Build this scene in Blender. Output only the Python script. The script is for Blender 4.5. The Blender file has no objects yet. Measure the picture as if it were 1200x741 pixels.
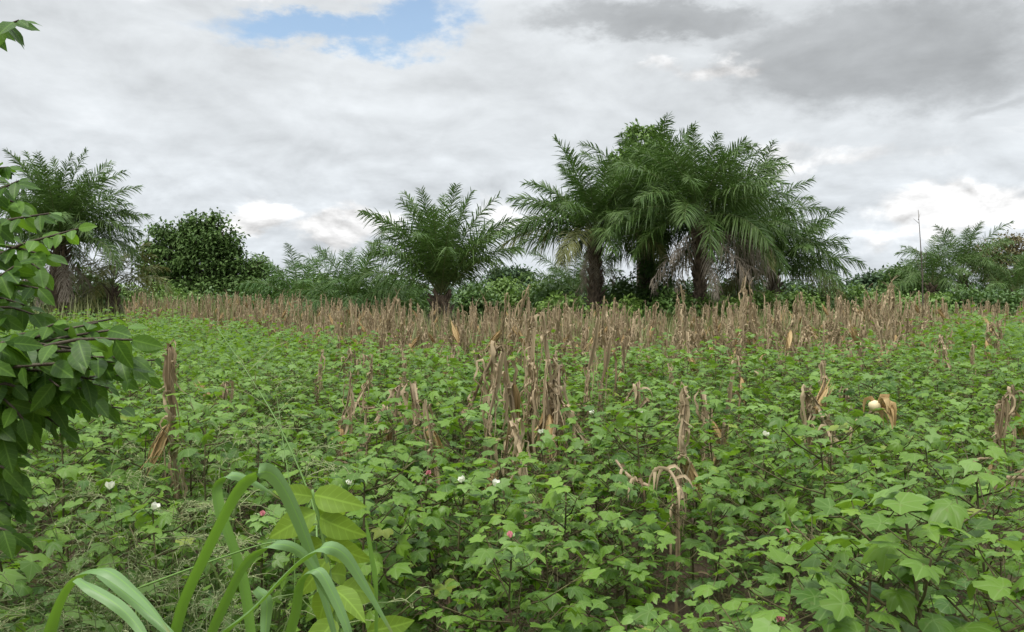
import bpy, math, random
import numpy as np

C = bpy.context.scene.collection
SC = bpy.context.scene
R = math.radians
PI = math.pi

# ------------------------------------------------------------------ camera, sky, sun, exposure
F = 979.0            # focal length in pixels of the 1200 px wide photograph
EYE = 1.70
PITCH = math.atan(22.5 / F)
cam_d = bpy.data.cameras.new('camera')
cam = bpy.data.objects.new('camera', cam_d)
C.objects.link(cam)
cam.location = (0, 0, EYE)
cam.rotation_euler = (PI / 2 - PITCH, 0, 0)
cam_d.sensor_width = 36.0
cam_d.lens = 36.0 * F / 1200.0
cam_d.clip_start = 0.05
cam_d.clip_end = 6000
SC.camera = cam

SC.view_settings.view_transform = 'Standard'
SC.view_settings.look = 'None'
SC.view_settings.exposure = 1.0
SC.view_settings.gamma = 1.0
SUN_EL, SUN_AZ = R(62), R(215)      # azimuth clockwise from +Y (the view direction)

w = bpy.data.worlds.new('World')
SC.world = w
w.use_nodes = True
nt = w.node_tree
nt.nodes.clear()


def nd(tree, kind, **kw):
    n = tree.nodes.new(kind)
    for k, v in kw.items():
        setattr(n, k, v)
    return n


def mth(tree, op, a, b=None, c=None, clamp=False):
    n = tree.nodes.new('ShaderNodeMath')
    n.operation = op
    n.use_clamp = clamp
    for i, s in enumerate((a, b, c)):
        if s is None:
            continue
        if isinstance(s, (int, float)):
            n.inputs[i].default_value = s
        else:
            tree.links.new(s, n.inputs[i])
    return n.outputs[0]


def mixc(tree, f, a, b, mode='MIX'):
    n = tree.nodes.new('ShaderNodeMix')
    n.data_type = 'RGBA'
    n.blend_type = mode
    for i, s in ((0, f), (6, a), (7, b)):
        if isinstance(s, (int, float)):
            n.inputs[i].default_value = s
        elif isinstance(s, tuple):
            n.inputs[i].default_value = s if len(s) == 4 else (*s, 1)
        else:
            tree.links.new(s, n.inputs[i])
    return n.outputs[2]


def sstep(tree, x, a, b):
    n = tree.nodes.new('ShaderNodeMapRange')
    n.interpolation_type = 'SMOOTHSTEP'
    tree.links.new(x, n.inputs[0])
    n.inputs[1].default_value = a
    n.inputs[2].default_value = b
    return n.outputs[0]


def noise(tree, vec, scale, detail=6, rough=0.55, dist=0.0, lac=2.0):
    n = tree.nodes.new('ShaderNodeTexNoise')
    n.inputs['Scale'].default_value = scale
    n.inputs['Detail'].default_value = detail
    n.inputs['Roughness'].default_value = rough
    n.inputs['Lacunarity'].default_value = lac
    n.inputs['Distortion'].default_value = dist
    if vec is not None:
        tree.links.new(vec, n.inputs['Vector'])
    return n.outputs['Fac']


def build_sky():
    tc = nd(nt, 'ShaderNodeTexCoord')
    sep = nd(nt, 'ShaderNodeSeparateXYZ')
    nt.links.new(tc.outputs['Generated'], sep.inputs[0])
    x, y, z = sep.outputs
    zc = mth(nt, 'MAXIMUM', z, 0.0)
    den = mth(nt, 'ADD', zc, 0.16)
    comb = nd(nt, 'ShaderNodeCombineXYZ')
    nt.links.new(mth(nt, 'DIVIDE', x, den), comb.inputs[0])
    nt.links.new(mth(nt, 'DIVIDE', y, den), comb.inputs[1])
    p = comb.outputs[0]

    def scaled(vec, k, off=(0, 0, 0)):
        n = nd(nt, 'ShaderNodeVectorMath', operation='MULTIPLY_ADD')
        nt.links.new(vec, n.inputs[0])
        n.inputs[1].default_value = k
        n.inputs[2].default_value = off
        return n.outputs[0]

    def c0(s):
        return mth(nt, 'SUBTRACT', s, 0.5)
    dv = scaled(tc.outputs['Generated'], (1, 1, 2.0))
    wa_ = noise(nt, scaled(dv, (1, 1, 1), (3.1, 0, 0)), 7, 6, 0.6)
    wb_ = noise(nt, scaled(dv, (1, 1, 1), (0, 5.7, 0)), 9, 6, 0.62)
    az = mth(nt, 'MULTIPLY', mth(nt, 'ARCTAN2', x, y), 180 / PI)
    el = mth(nt, 'MULTIPLY', mth(nt, 'ARCSINE', z), 180 / PI)
    az_w = mth(nt, 'ADD', az, mth(nt, 'MULTIPLY', c0(wa_), 16.0))
    el_w = mth(nt, 'ADD', el, mth(nt, 'MULTIPLY', c0(wb_), 6.5))
    n1 = noise(nt, p, 0.8, 4, 0.5, 0.4)
    n2 = noise(nt, p, 2.4, 7, 0.62, 0.6)
    d1 = noise(nt, dv, 10, 8, 0.54, 0.25)
    d2 = noise(nt, scaled(dv, (1, 1, 1), (0, 0, 0.022)), 10, 8, 0.54, 0.25)
    relief = mth(nt, 'SUBTRACT', d1, d2)      # lit tops and grey undersides of the heaps

    def blob(ca, ce, wa, we, tilt=0.0):
        da = mth(nt, 'SUBTRACT', az_w, ca)
        de = mth(nt, 'SUBTRACT', mth(nt, 'SUBTRACT', el_w, ce), mth(nt, 'MULTIPLY', da, tilt))
        q = mth(nt, 'ADD', mth(nt, 'POWER', mth(nt, 'ABSOLUTE', mth(nt, 'DIVIDE', da, wa)), 2.0),
                mth(nt, 'POWER', mth(nt, 'ABSOLUTE', mth(nt, 'DIVIDE', de, we)), 2.0))
        return mth(nt, 'EXPONENT', mth(nt, 'MULTIPLY', q, -1.0))

    def mx_(*v):
        r = v[0]
        for q in v[1:]:
            r = mth(nt, 'MAXIMUM', r, q)
        return r

    def k_(s, f):
        return mth(nt, 'MULTIPLY', s, f)
    # layered overcast
    b = mth(nt, 'ADD', 0.402, k_(c0(n1), 0.18))
    b = mth(nt, 'ADD', b, k_(c0(n2), 0.15))
    b = mth(nt, 'ADD', b, k_(c0(d1), 0.17))
    b = mth(nt, 'ADD', b, k_(relief, 0.10))
    # heavy grey bank on the right and its thinner arm
    dk = mx_(blob(23.5, 15.0, 11.0, 3.7, -0.08), k_(blob(10, 18.2, 8, 1.6, -0.05), 0.9), k_(blob(30, 11.0, 5, 1.2), 0.5), k_(blob(-14, 7.0, 12, 1.6), 0.22))
    dk = sstep(nt, mth(nt, 'ADD', dk, k_(c0(n2), 0.35)), 0.22, 0.72)
    b = mth(nt, 'MULTIPLY', b, mth(nt, 'SUBTRACT', 1.0, k_(dk, 0.35)))
    # bright heaps of cumulus low over the trees, lit cloud edges higher up
    wh = mx_(blob(-11.5, 4.6, 4.0, 1.5, 0.10), blob(29, 5.2, 5.5, 1.6, 0.05), k_(blob(-17.5, 5.0, 3, 1.2), 0.9), k_(blob(0, 5.5, 4, 1.2), 0.7),
             k_(blob(13, 14.8, 6, 0.9, 0.08), 0.7), k_(blob(-14, 19.5, 8, 0.8, 0.1), 0.6), k_(blob(22, 9.0, 9, 1.0), 0.5))
    whm = sstep(nt, mth(nt, 'ADD', wh, k_(c0(d1), 1.3)), 0.22, 0.72)
    b = mth(nt, 'ADD', b, mth(nt, 'MULTIPLY', whm, mth(nt, 'ADD', 0.062, k_(relief, 1.0))))
    low = mth(nt, 'SUBTRACT', 1.0, sstep(nt, el, 5, 12))
    b = mth(nt, 'ADD', b, mth(nt, 'MULTIPLY', low, k_(relief, 0.22)))
    # overcast skies are brighter towards the zenith
    b = mth(nt, 'MULTIPLY', b, mth(nt, 'ADD', 1.0, k_(sstep(nt, el, 26, 75), 2.6)))
    tint = mixc(nt, whm, mixc(nt, sstep(nt, el, 1, 16), (0.93, 0.99, 1.045), (0.955, 1.0, 1.035)), (1.0, 1.0, 1.0))
    vv = nd(nt, 'ShaderNodeVectorMath', operation='SCALE')
    nt.links.new(tint, vv.inputs[0])
    nt.links.new(b, vv.inputs['Scale'])
    bgc = nd(nt, 'ShaderNodeBackground')
    nt.links.new(vv.outputs[0], bgc.inputs[0])
    # ragged blue gap
    gap = mx_(blob(-12.5, 17.0, 8.0, 1.5, 0.03), blob(-6.0, 18.0, 5.5, 1.9, 0.15))
    gap = mth(nt, 'ADD', gap, k_(c0(d1), 0.7))
    gap = k_(sstep(nt, gap, 0.30, 0.85), 0.93)
    sky = nd(nt, 'ShaderNodeTexSky', sky_type='NISHITA')
    sky.sun_disc = False
    sky.sun_elevation = SUN_EL
    sky.sun_rotation = SUN_AZ
    sky.air_density = 1.3
    sky.dust_density = 0.6
    bgs = nd(nt, 'ShaderNodeBackground')
    bgs.inputs[1].default_value = 0.085
    nt.links.new(sky.outputs[0], bgs.inputs[0])
    mx = nd(nt, 'ShaderNodeMixShader')
    nt.links.new(gap, mx.inputs[0])
    nt.links.new(bgc.outputs[0], mx.inputs[1])
    nt.links.new(bgs.outputs[0], mx.inputs[2])
    out = nd(nt, 'ShaderNodeOutputWorld')
    nt.links.new(mx.outputs[0], out.inputs[0])


build_sky()
w.cycles.sampling_method = 'MANUAL'
w.cycles.sample_map_resolution = 1024

sun_d = bpy.data.lights.new('sun', 'SUN')
sun_d.energy = 1.5
sun_d.angle = R(14)
sun_d.color = (1.0, 0.96, 0.9)
sun = bpy.data.objects.new('sun', sun_d)
C.objects.link(sun)
sun.rotation_euler = (PI / 2 - SUN_EL, 0, PI - SUN_AZ)
sun.location = (0, 0, 40)

SC.cycles.max_bounces = 6
SC.cycles.diffuse_bounces = 3
SC.cycles.transmission_bounces = 4
SC.cycles.glossy_bounces = 2

# ------------------------------------------------------------------ helpers
CT, ST = math.cos(PITCH), math.sin(PITCH)


def P(px, py, d):
    """the point d metres ahead (along +Y) seen at that place of the photograph"""
    a = (px - 600) / F
    b = (370.5 - py) / F
    v = np.array([a, CT + b * ST, -ST + b * CT])
    v *= d / v[1]
    return v + np.array([0, 0, EYE])


def h(x, y):
    """height of the ground"""
    x = np.asarray(x, float)
    y = np.asarray(y, float)
    r = 0.42 * np.exp(-(((x - 9.5) / 4.5) ** 2 + ((y - 14) / 4.5) ** 2))
    r = r + 0.30 * np.exp(-(((x + 10) / 7) ** 2 + ((y - 25) / 8) ** 2))
    r = r + 0.05 * np.sin(x * 0.9 + 1.3) * np.sin(y * 0.8) + 0.025 * np.sin(x * 2.3 + y * 1.1)
    return r


class Geo:
    """collects faces of one mesh object"""

    def __init__(self):
        self.v, self.f, self.a, self.n = [], [], [], 0

    def add(self, V, faces, A=None, mat=0):
        V = np.asarray(V, np.float32).reshape(-1, 3)
        if A is None:
            A = np.zeros_like(V)
        self.v.append(V)
        self.a.append(np.asarray(A, np.float32).reshape(-1, 3))
        for fa in faces:
            self.f.append((np.asarray(fa, np.int64) + self.n, mat))
        self.n += len(V)

    def mesh(self, name, mats, smooth=True):
        me = bpy.data.meshes.new(name)
        V = np.concatenate(self.v)
        me.vertices.add(len(V))
        me.vertices.foreach_set('co', V.ravel())
        loops = np.concatenate([f.ravel() for f, m in self.f])
        tot = np.concatenate([np.full(len(f), f.shape[1]) for f, m in self.f])
        mi = np.concatenate([np.full(len(f), m) for f, m in self.f])
        start = np.concatenate([[0], np.cumsum(tot)[:-1]])
        me.loops.add(len(loops))
        me.loops.foreach_set('vertex_index', loops.astype(np.int32))
        me.polygons.add(len(tot))
        me.polygons.foreach_set('loop_start', start.astype(np.int32))
        me.polygons.foreach_set('material_index', mi.astype(np.int32))
        me.polygons.foreach_set('use_smooth', np.full(len(tot), smooth))
        at = me.attributes.new('leaf', 'FLOAT_VECTOR', 'POINT')
        at.data.foreach_set('vector', np.concatenate(self.a).ravel())
        for m in (mats if isinstance(mats, (list, tuple)) else [mats]):
            me.materials.append(m)
        me.update(calc_edges=True)
        return me

    def build(self, name, mats, parent=None, smooth=True):
        o = bpy.data.objects.new(name, self.mesh(name, mats, smooth))
        C.objects.link(o)
        o.parent = parent
        return o


def tag(o, label=None, cat=None, group=None, kind=None):
    if label:
        o['label'] = label
    if cat:
        o['category'] = cat
    if group:
        o['group'] = group
    if kind:
        o['kind'] = kind
    return o


def thing(name, label, cat, loc=(0, 0, 0), rz=0.0, group=None):
    o = bpy.data.objects.new(name, None)
    o.empty_display_size = 0.2
    C.objects.link(o)
    o.location = [float(q) for q in loc]
    o.rotation_euler = (0, 0, rz)
    return tag(o, label, cat, group)


def link_mesh(name, me, parent=None):
    o = bpy.data.objects.new(name, me)
    C.objects.link(o)
    o.parent = parent
    return o


def norm(v):
    return v / np.maximum(np.linalg.norm(v, axis=-1, keepdims=True), 1e-9)


def catmull(pts, n):
    pts = np.asarray(pts, float)
    k = len(pts)
    if k < 3:
        t = np.linspace(0, 1, n)[:, None]
        return pts[0] * (1 - t) + pts[-1] * t
    ext = np.vstack([2 * pts[0] - pts[1], pts, 2 * pts[-1] - pts[-2]])
    u = np.linspace(0, k - 1 - 1e-6, n)
    i = u.astype(int)
    t = (u - i)[:, None]
    a, b, c, d = ext[i], ext[i + 1], ext[i + 2], ext[i + 3]
    return 0.5 * (2 * b + (c - a) * t + (2 * a - 5 * b + 4 * c - d) * t ** 2 + (3 * b - a - 3 * c + d) * t ** 3)


def tube(g, pts, rad, sides=6, mat=0, rnd=0.5, cap=True):
    pts = np.asarray(pts, float)
    n = len(pts)
    rad = np.broadcast_to(np.asarray(rad, float), (n,))
    T = norm(np.gradient(pts, axis=0))
    ref = np.array([0.0, 0, 1]) if abs(T[:, 2]).mean() < 0.8 else np.array([1.0, 0, 0])
    S = norm(np.cross(T, ref))
    N = np.cross(S, T)
    a = np.arange(sides) * 2 * PI / sides
    V = pts[:, None] + rad[:, None, None] * (np.cos(a)[None, :, None] * S[:, None] + np.sin(a)[None, :, None] * N[:, None])
    i, j = np.meshgrid(np.arange(n - 1), np.arange(sides), indexing='ij')
    j2 = (j + 1) % sides
    q = np.stack([i * sides + j, i * sides + j2, (i + 1) * sides + j2, (i + 1) * sides + j], -1).reshape(-1, 4)
    fs = [q]
    if cap and sides >= 3:
        fs.append(np.arange((n - 1) * sides, n * sides)[None])
    A = np.zeros((n, sides, 3))
    A[..., 0] = np.linspace(0, 1, n)[:, None]
    A[..., 2] = rnd
    g.add(V, fs, A, mat)


def frames(tip, up):
    """rotation matrices whose x axis is tip and z axis is as near up as can be"""
    x = norm(tip)
    y = norm(np.cross(up, x))
    z = np.cross(x, y)
    return np.stack([x, y, z], -1)


def scatter(g, tv, tfs, pos, M, s, rng, mat=0, rnd=None):
    """copies of a leaf shape as faces of one mesh"""
    pos = np.asarray(pos, float)
    k = len(pos)
    s = np.broadcast_to(np.asarray(s, float), (k,))
    V = np.einsum('kij,nj->kni', M, tv) * s[:, None, None] + pos[:, None]
    n = len(tv)
    A = np.zeros((k, n, 3))
    A[..., 0] = tv[:, 0]
    A[..., 1] = tv[:, 1]
    A[..., 2] = (rng.random(k) if rnd is None else rnd)[:, None]
    off = (np.arange(k) * n)[:, None, None]
    g.add(V, [(f[None] + off).reshape(-1, f.shape[1]) for f in tfs], A, mat)


def rdir(rng, k):
    return norm(rng.normal(size=(k, 3)))


# ------------------------------------------------------------------ materials
def newmat(name):
    m = bpy.data.materials.new(name)
    m.use_nodes = True
    m.node_tree.nodes.clear()
    return m, m.node_tree


def leafmat(name, c1, c2, back, trans=0.25, rough=0.5, spec=0.4, tc=None, veins=None, blotch=0.0, old=None):
    """two-sided leaf: colour varies leaf by leaf, paler underside, some light through the blade"""
    m, t = newmat(name)
    at = nd(t, 'ShaderNodeAttribute', attribute_name='leaf')
    sep = nd(t, 'ShaderNodeSeparateXYZ')
    t.links.new(at.outputs['Vector'], sep.inputs[0])
    rnd = sep.outputs[2]
    oi = nd(t, 'ShaderNodeObjectInfo')
    f = mth(t, 'ADD', mth(t, 'MULTIPLY', rnd, 0.75), mth(t, 'MULTIPLY', oi.outputs['Random'], 0.25))
    col = mixc(t, f, c1, c2)
    if old:       # a few yellowing leaves
        col = mixc(t, sstep(t, rnd, 0.978, 0.999), col, old)
    if veins == 'palm5':      # ribs running out from the stalk
        ang = mth(t, 'ABSOLUTE', mth(t, 'ARCTAN2', sep.outputs[1], sep.outputs[0]))
        rr = mth(t, 'SQRT', mth(t, 'ADD', mth(t, 'MULTIPLY', sep.outputs[0], sep.outputs[0]), mth(t, 'MULTIPLY', sep.outputs[1], sep.outputs[1])))
        pp = mth(t, 'PINGPONG', ang, R(26))
        dd = mth(t, 'MULTIPLY', pp, rr)
        vm = mth(t, 'SUBTRACT', 1.0, sstep(t, dd, 0.008, 0.035))
        col = mixc(t, mth(t, 'MULTIPLY', vm, 0.4), col, (0.20, 0.30, 0.09))
    if veins == 'pinnate':
        ay = mth(t, 'ABSOLUTE', sep.outputs[1])
        mid = mth(t, 'SUBTRACT', 1.0, sstep(t, ay, 0.008, 0.03))
        side = mth(t, 'PINGPONG', mth(t, 'SUBTRACT', sep.outputs[0], mth(t, 'MULTIPLY', ay, 0.8)), 0.075)
        sv = mth(t, 'MULTIPLY', mth(t, 'SUBTRACT', 1.0, sstep(t, side, 0.004, 0.016)), 0.5)
        col = mixc(t, mth(t, 'MULTIPLY', mth(t, 'MAXIMUM', mid, sv), 0.36), col, tuple(min(1, q * 2.2) for q in back))
    if veins == 'blade':
        ay = mth(t, 'ABSOLUTE', sep.outputs[1])
        mid = mth(t, 'SUBTRACT', 1.0, sstep(t, ay, 0.03, 0.09))
        st = mth(t, 'PINGPONG', ay, 0.07)
        sv = mth(t, 'MULTIPLY', sstep(t, st, 0.02, 0.07), 0.4)
        tipn = noise(t, at.outputs['Vector'], 9, 3)
        col = mixc(t, sstep(t, mth(t, 'ADD', sep.outputs[0], mth(t, 'MULTIPLY', tipn, 0.12)), 0.98, 1.06), col, (0.22, 0.16, 0.07))
        col = mixc(t, mth(t, 'MULTIPLY', mth(t, 'MAXIMUM', mid, sv), 0.5), col, tuple(min(1, q * 2.0) for q in back))
    if blotch:
        ge = nd(t, 'ShaderNodeNewGeometry')
        nz = noise(t, ge.outputs['Position'], 60, 3)
        col = mixc(t, mth(t, 'MULTIPLY', sstep(t, nz, 0.60, 0.75), blotch), col, (0.16, 0.13, 0.05))
    geo = nd(t, 'ShaderNodeNewGeometry')
    col = mixc(t, mth(t, 'MULTIPLY', geo.outputs['Backfacing'], 0.75), col, back)
    pb = nd(t, 'ShaderNodeBsdfPrincipled')
    t.links.new(col, pb.inputs['Base Color'])
    pb.inputs['Roughness'].default_value = rough
    pb.inputs['Specular IOR Level'].default_value = spec
    tr = nd(t, 'ShaderNodeBsdfTranslucent')
    tcol = mixc(t, 0.6, col, tc or back)
    t.links.new(tcol, tr.inputs[0])
    mx = nd(t, 'ShaderNodeMixShader')
    mx.inputs[0].default_value = trans
    t.links.new(pb.outputs[0], mx.inputs[1])
    t.links.new(tr.outputs[0], mx.inputs[2])
    out = nd(t, 'ShaderNodeOutputMaterial')
    t.links.new(mx.outputs[0], out.inputs[0])
    return m


def barkmat(name, c1, c2, scale=14, rough=0.9, stretch=0.3):
    m, t = newmat(name)
    tcn = nd(t, 'ShaderNodeTexCoord')
    mp = nd(t, 'ShaderNodeMapping')
    mp.inputs['Scale'].default_value = (1, 1, stretch)
    t.links.new(tcn.outputs['Object'], mp.inputs[0])
    n = noise(t, mp.outputs[0], scale, 6, 0.65)
    col = mixc(t, sstep(t, n, 0.3, 0.7), c1, c2)
    pb = nd(t, 'ShaderNodeBsdfPrincipled')
    t.links.new(col, pb.inputs['Base Color'])
    pb.inputs['Roughness'].default_value = rough
    pb.inputs['Specular IOR Level'].default_value = 0.2
    bp = nd(t, 'ShaderNodeBump')
    bp.inputs['Strength'].default_value = 0.6
    bp.inputs['Distance'].default_value = 0.02
    t.links.new(n, bp.inputs['Height'])
    t.links.new(bp.outputs[0], pb.inputs['Normal'])
    out = nd(t, 'ShaderNodeOutputMaterial')
    t.links.new(pb.outputs[0], out.inputs[0])
    return m


M = {}
M['cotton'] = leafmat('cotton_leaf', (0.036, 0.094, 0.010), (0.158, 0.278, 0.030), (0.17, 0.285, 0.036), 0.32, 0.45, 0.33, (0.25, 0.46, 0.02), 'palm5', 0.35, (0.24, 0.26, 0.04))
M['cotton_young'] = leafmat('cotton_young_leaf', (0.11, 0.20, 0.04), (0.17, 0.29, 0.06), (0.19, 0.31, 0.07), 0.32, 0.5, 0.4, (0.3, 0.5, 0.04), 'palm5')
M['cotton_stem'] = barkmat('cotton_stem', (0.07, 0.055, 0.03), (0.12, 0.12, 0.05), 30)
M['white_petal'] = leafmat('white_petal', (0.78, 0.78, 0.66), (0.82, 0.82, 0.74), (0.75, 0.76, 0.6), 0.3, 0.6, 0.2, (0.85, 0.85, 0.7))
M['pink_petal'] = leafmat('pink_petal', (0.55, 0.19, 0.22), (0.62, 0.30, 0.30), (0.55, 0.22, 0.24), 0.3, 0.6, 0.2, (0.6, 0.2, 0.25))
M['boll'] = leafmat('green_boll', (0.12, 0.22, 0.05), (0.15, 0.27, 0.07), (0.12, 0.22, 0.05), 0.05, 0.4, 0.5)
M['palm'] = leafmat('palm_leaflet', (0.036, 0.078, 0.016), (0.092, 0.162, 0.034), (0.09, 0.145, 0.038), 0.24, 0.5, 0.28, (0.1, 0.2, 0.03))
M['palm_young'] = leafmat('young_palm_leaflet', (0.034, 0.085, 0.018), (0.08, 0.155, 0.034), (0.08, 0.14, 0.04), 0.2, 0.5, 0.25, (0.14, 0.27, 0.03))
M['palm_dry'] = leafmat('dry_palm_leaflet', (0.19, 0.155, 0.12), (0.36, 0.31, 0.25), (0.28, 0.24, 0.19), 0.08, 0.8, 0.15, (0.25, 0.18, 0.1))
M['palm_yellow'] = leafmat('yellowing_palm_leaflet', (0.09, 0.11, 0.025), (0.17, 0.16, 0.045), (0.13, 0.14, 0.05), 0.15, 0.55, 0.35, (0.25, 0.25, 0.04))
M['rachis'] = barkmat('palm_rachis', (0.09, 0.12, 0.045), (0.14, 0.16, 0.06), 20, 0.6)
M['palm_trunk'] = barkmat('palm_trunk', (0.05, 0.038, 0.028), (0.16, 0.12, 0.085), 9, 0.95, 0.5)
M['mango'] = leafmat('dark_tree_leaf', (0.042, 0.09, 0.022), (0.125, 0.195, 0.055), (0.08, 0.13, 0.036), 0.2, 0.6, 0.18, (0.08, 0.16, 0.03))
M['bush'] = leafmat('bush_leaf', (0.042, 0.098, 0.02), (0.105, 0.185, 0.04), (0.08, 0.13, 0.045), 0.2, 0.5, 0.4, (0.14, 0.27, 0.03))
M['bush_light'] = leafmat('light_bush_leaf', (0.08, 0.16, 0.026), (0.18, 0.28, 0.055), (0.11, 0.18, 0.06), 0.22, 0.5, 0.4, (0.2, 0.34, 0.04))
M['brown_leaf'] = leafmat('brownish_leaf', (0.07, 0.08, 0.028), (0.19, 0.145, 0.07), (0.13, 0.11, 0.06), 0.15, 0.6, 0.3, (0.25, 0.2, 0.08))
M['far_tree'] = leafmat('far_tree_leaf', (0.04, 0.082, 0.035), (0.075, 0.12, 0.055), (0.07, 0.11, 0.05), 0.15, 0.6, 0.3)
M['bark'] = barkmat('tree_bark', (0.06, 0.048, 0.036), (0.13, 0.11, 0.085), 12)
M['maize'] = leafmat('dry_maize_leaf', (0.15, 0.105, 0.06), (0.50, 0.40, 0.255), (0.40, 0.32, 0.20), 0.15, 0.75, 0.2, (0.5, 0.35, 0.15), None, 0.45)
M['maize_stalk'] = leafmat('dry_maize_stalk', (0.16, 0.115, 0.07), (0.40, 0.31, 0.20), (0.24, 0.18, 0.11), 0.0, 0.7, 0.25, None, None, 0.4)
M['husk'] = leafmat('dry_husk', (0.34, 0.22, 0.095), (0.52, 0.39, 0.20), (0.40, 0.28, 0.13), 0.12, 0.7, 0.2, (0.55, 0.35, 0.12), None, 0.3)
M['cob'] = leafmat('pale_cob', (0.62, 0.52, 0.33), (0.7, 0.6, 0.4), (0.6, 0.5, 0.3), 0.0, 0.6, 0.3)
M['shrub'] = leafmat('shrub_leaf', (0.026, 0.068, 0.008), (0.068, 0.14, 0.014), (0.085, 0.155, 0.022), 0.30, 0.45, 0.22, (0.2, 0.42, 0.02), 'pinnate', 0.1)
M['shrub_young'] = leafmat('young_shrub_leaf', (0.07, 0.15, 0.02), (0.115, 0.22, 0.03), (0.12, 0.22, 0.04), 0.36, 0.45, 0.3, (0.27, 0.52, 0.02), 'pinnate')
M['shrub_bark'] = barkmat('shrub_bark', (0.05, 0.04, 0.028), (0.10, 0.085, 0.06), 40)
M['blade'] = leafmat('broad_grass_blade', (0.13, 0.235, 0.085), (0.165, 0.275, 0.115), (0.115, 0.235, 0.022), 0.30, 0.42, 0.42, (0.23, 0.44, 0.02), 'blade')  # sky sheen painted into the pale front colour, backlit green into the underside
M['blade_stem'] = leafmat('grass_stem', (0.12, 0.22, 0.05), (0.16, 0.27, 0.07), (0.12, 0.22, 0.05), 0.0, 0.5, 0.4)
M['yellow_leaf'] = leafmat('yellow_green_leaf', (0.12, 0.205, 0.022), (0.185, 0.285, 0.032), (0.165, 0.265, 0.036), 0.34, 0.5, 0.35, (0.36, 0.56, 0.03), 'pinnate', 0.06)
M['weed'] = leafmat('weed_leaf', (0.06, 0.13, 0.022), (0.135, 0.23, 0.05), (0.10, 0.18, 0.05), 0.25, 0.55, 0.35, (0.2, 0.36, 0.04))
M['grass'] = leafmat('grass_blade', (0.09, 0.16, 0.04), (0.2, 0.25, 0.09), (0.15, 0.21, 0.07), 0.25, 0.55, 0.3, (0.25, 0.36, 0.06))
M['tall_grass'] = leafmat('tall_grass_blade', (0.10, 0.15, 0.045), (0.26, 0.24, 0.11), (0.18, 0.2, 0.08), 0.22, 0.6, 0.3, (0.28, 0.34, 0.08))
M['seed'] = leafmat('grass_seed', (0.28, 0.33, 0.15), (0.38, 0.41, 0.21), (0.32, 0.36, 0.17), 0.2, 0.7, 0.2)
M['deadwood'] = barkmat('dead_wood', (0.07, 0.055, 0.045), (0.13, 0.11, 0.09), 20)


def groundmat():
    m, t = newmat('field_soil')
    ge = nd(t, 'ShaderNodeNewGeometry')
    pos = ge.outputs['Position']
    n1 = noise(t, pos, 0.9, 6, 0.6)
    n2 = noise(t, pos, 9, 8, 0.68)
    n3 = noise(t, pos, 60, 4, 0.6)
    soil = mixc(t, n2, (0.075, 0.052, 0.036), (0.19, 0.135, 0.095))
    soil = mixc(t, mth(t, 'MULTIPLY', n3, 0.5), soil, (0.13, 0.10, 0.075))
    litter = sstep(t, noise(t, pos, 25, 5, 0.7), 0.56, 0.7)
    soil = mixc(t, mth(t, 'MULTIPLY', litter, 0.5), soil, (0.23, 0.18, 0.12))
    sep = nd(t, 'ShaderNodeSeparateXYZ')
    t.links.new(pos, sep.inputs[0])
    grass = mixc(t, n2, (0.05, 0.085, 0.025), (0.13, 0.15, 0.055))
    gm = mth(t, 'ADD', sstep(t, sep.outputs[1], 20, 32), mth(t, 'MULTIPLY', sstep(t, n1, 0.5, 0.62), 0.45), None, True)
    col = mixc(t, gm, soil, grass)
    pb = nd(t, 'ShaderNodeBsdfPrincipled')
    t.links.new(col, pb.inputs['Base Color'])
    pb.inputs['Roughness'].default_value = 0.95
    pb.inputs['Specular IOR Level'].default_value = 0.15
    bp = nd(t, 'ShaderNodeBump')
    bp.inputs['Strength'].default_value = 0.9
    bp.inputs['Distance'].default_value = 0.05
    t.links.new(mth(t, 'ADD', n2, mth(t, 'MULTIPLY', n3, 0.4)), bp.inputs['Height'])
    t.links.new(bp.outputs[0], pb.inputs['Normal'])
    out = nd(t, 'ShaderNodeOutputMaterial')
    t.links.new(pb.outputs[0], out.inputs[0])
    return m


# ------------------------------------------------------------------ ground
def ground():
    def axis(lo, hi, step, far):
        core = np.arange(lo, hi + 1e-6, step)
        s = np.cumsum(step * 1.35 ** np.arange(1, 40))
        right = hi + s[s < far]
        left = lo - s[s < far]
        return np.concatenate([left[::-1], core, right])
    xs = axis(-22, 22, 0.25, 3500)
    ys = axis(-3, 40, 0.25, 3500)
    X, Y = np.meshgrid(xs, ys, indexing='ij')
    rng = np.random.default_rng(1)
    Z = h(X, Y) + rng.normal(0, 0.012, X.shape)
    nx, ny = X.shape
    i, j = np.meshgrid(np.arange(nx - 1), np.arange(ny - 1), indexing='ij')
    q = np.stack([i * ny + j, (i + 1) * ny + j, (i + 1) * ny + j + 1, i * ny + j + 1], -1).reshape(-1, 4)
    g = Geo()
    g.add(np.stack([X, Y, Z], -1), [q])
    tag(g.build('ground', groundmat()), 'brown field soil with weedy green patches under the crops', 'ground', kind='structure')


ground()

# ------------------------------------------------------------------ leaf shapes
DIAMOND = (np.array([[0, 0, 0], [0.45, 0.28, 0.05], [0.45, -0.28, 0.05], [0.5, 0, 0.0], [1, 0, -0.12]], float),
           [np.array([[0, 3, 1], [0, 2, 3], [3, 4, 1], [3, 2, 4]])])
SLIM = (np.array([[0, 0, 0], [0.4, 0.15, 0.03], [0.4, -0.15, 0.03], [1, 0, -0.15]], float), [np.array([[0, 2, 3, 1]])])


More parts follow.
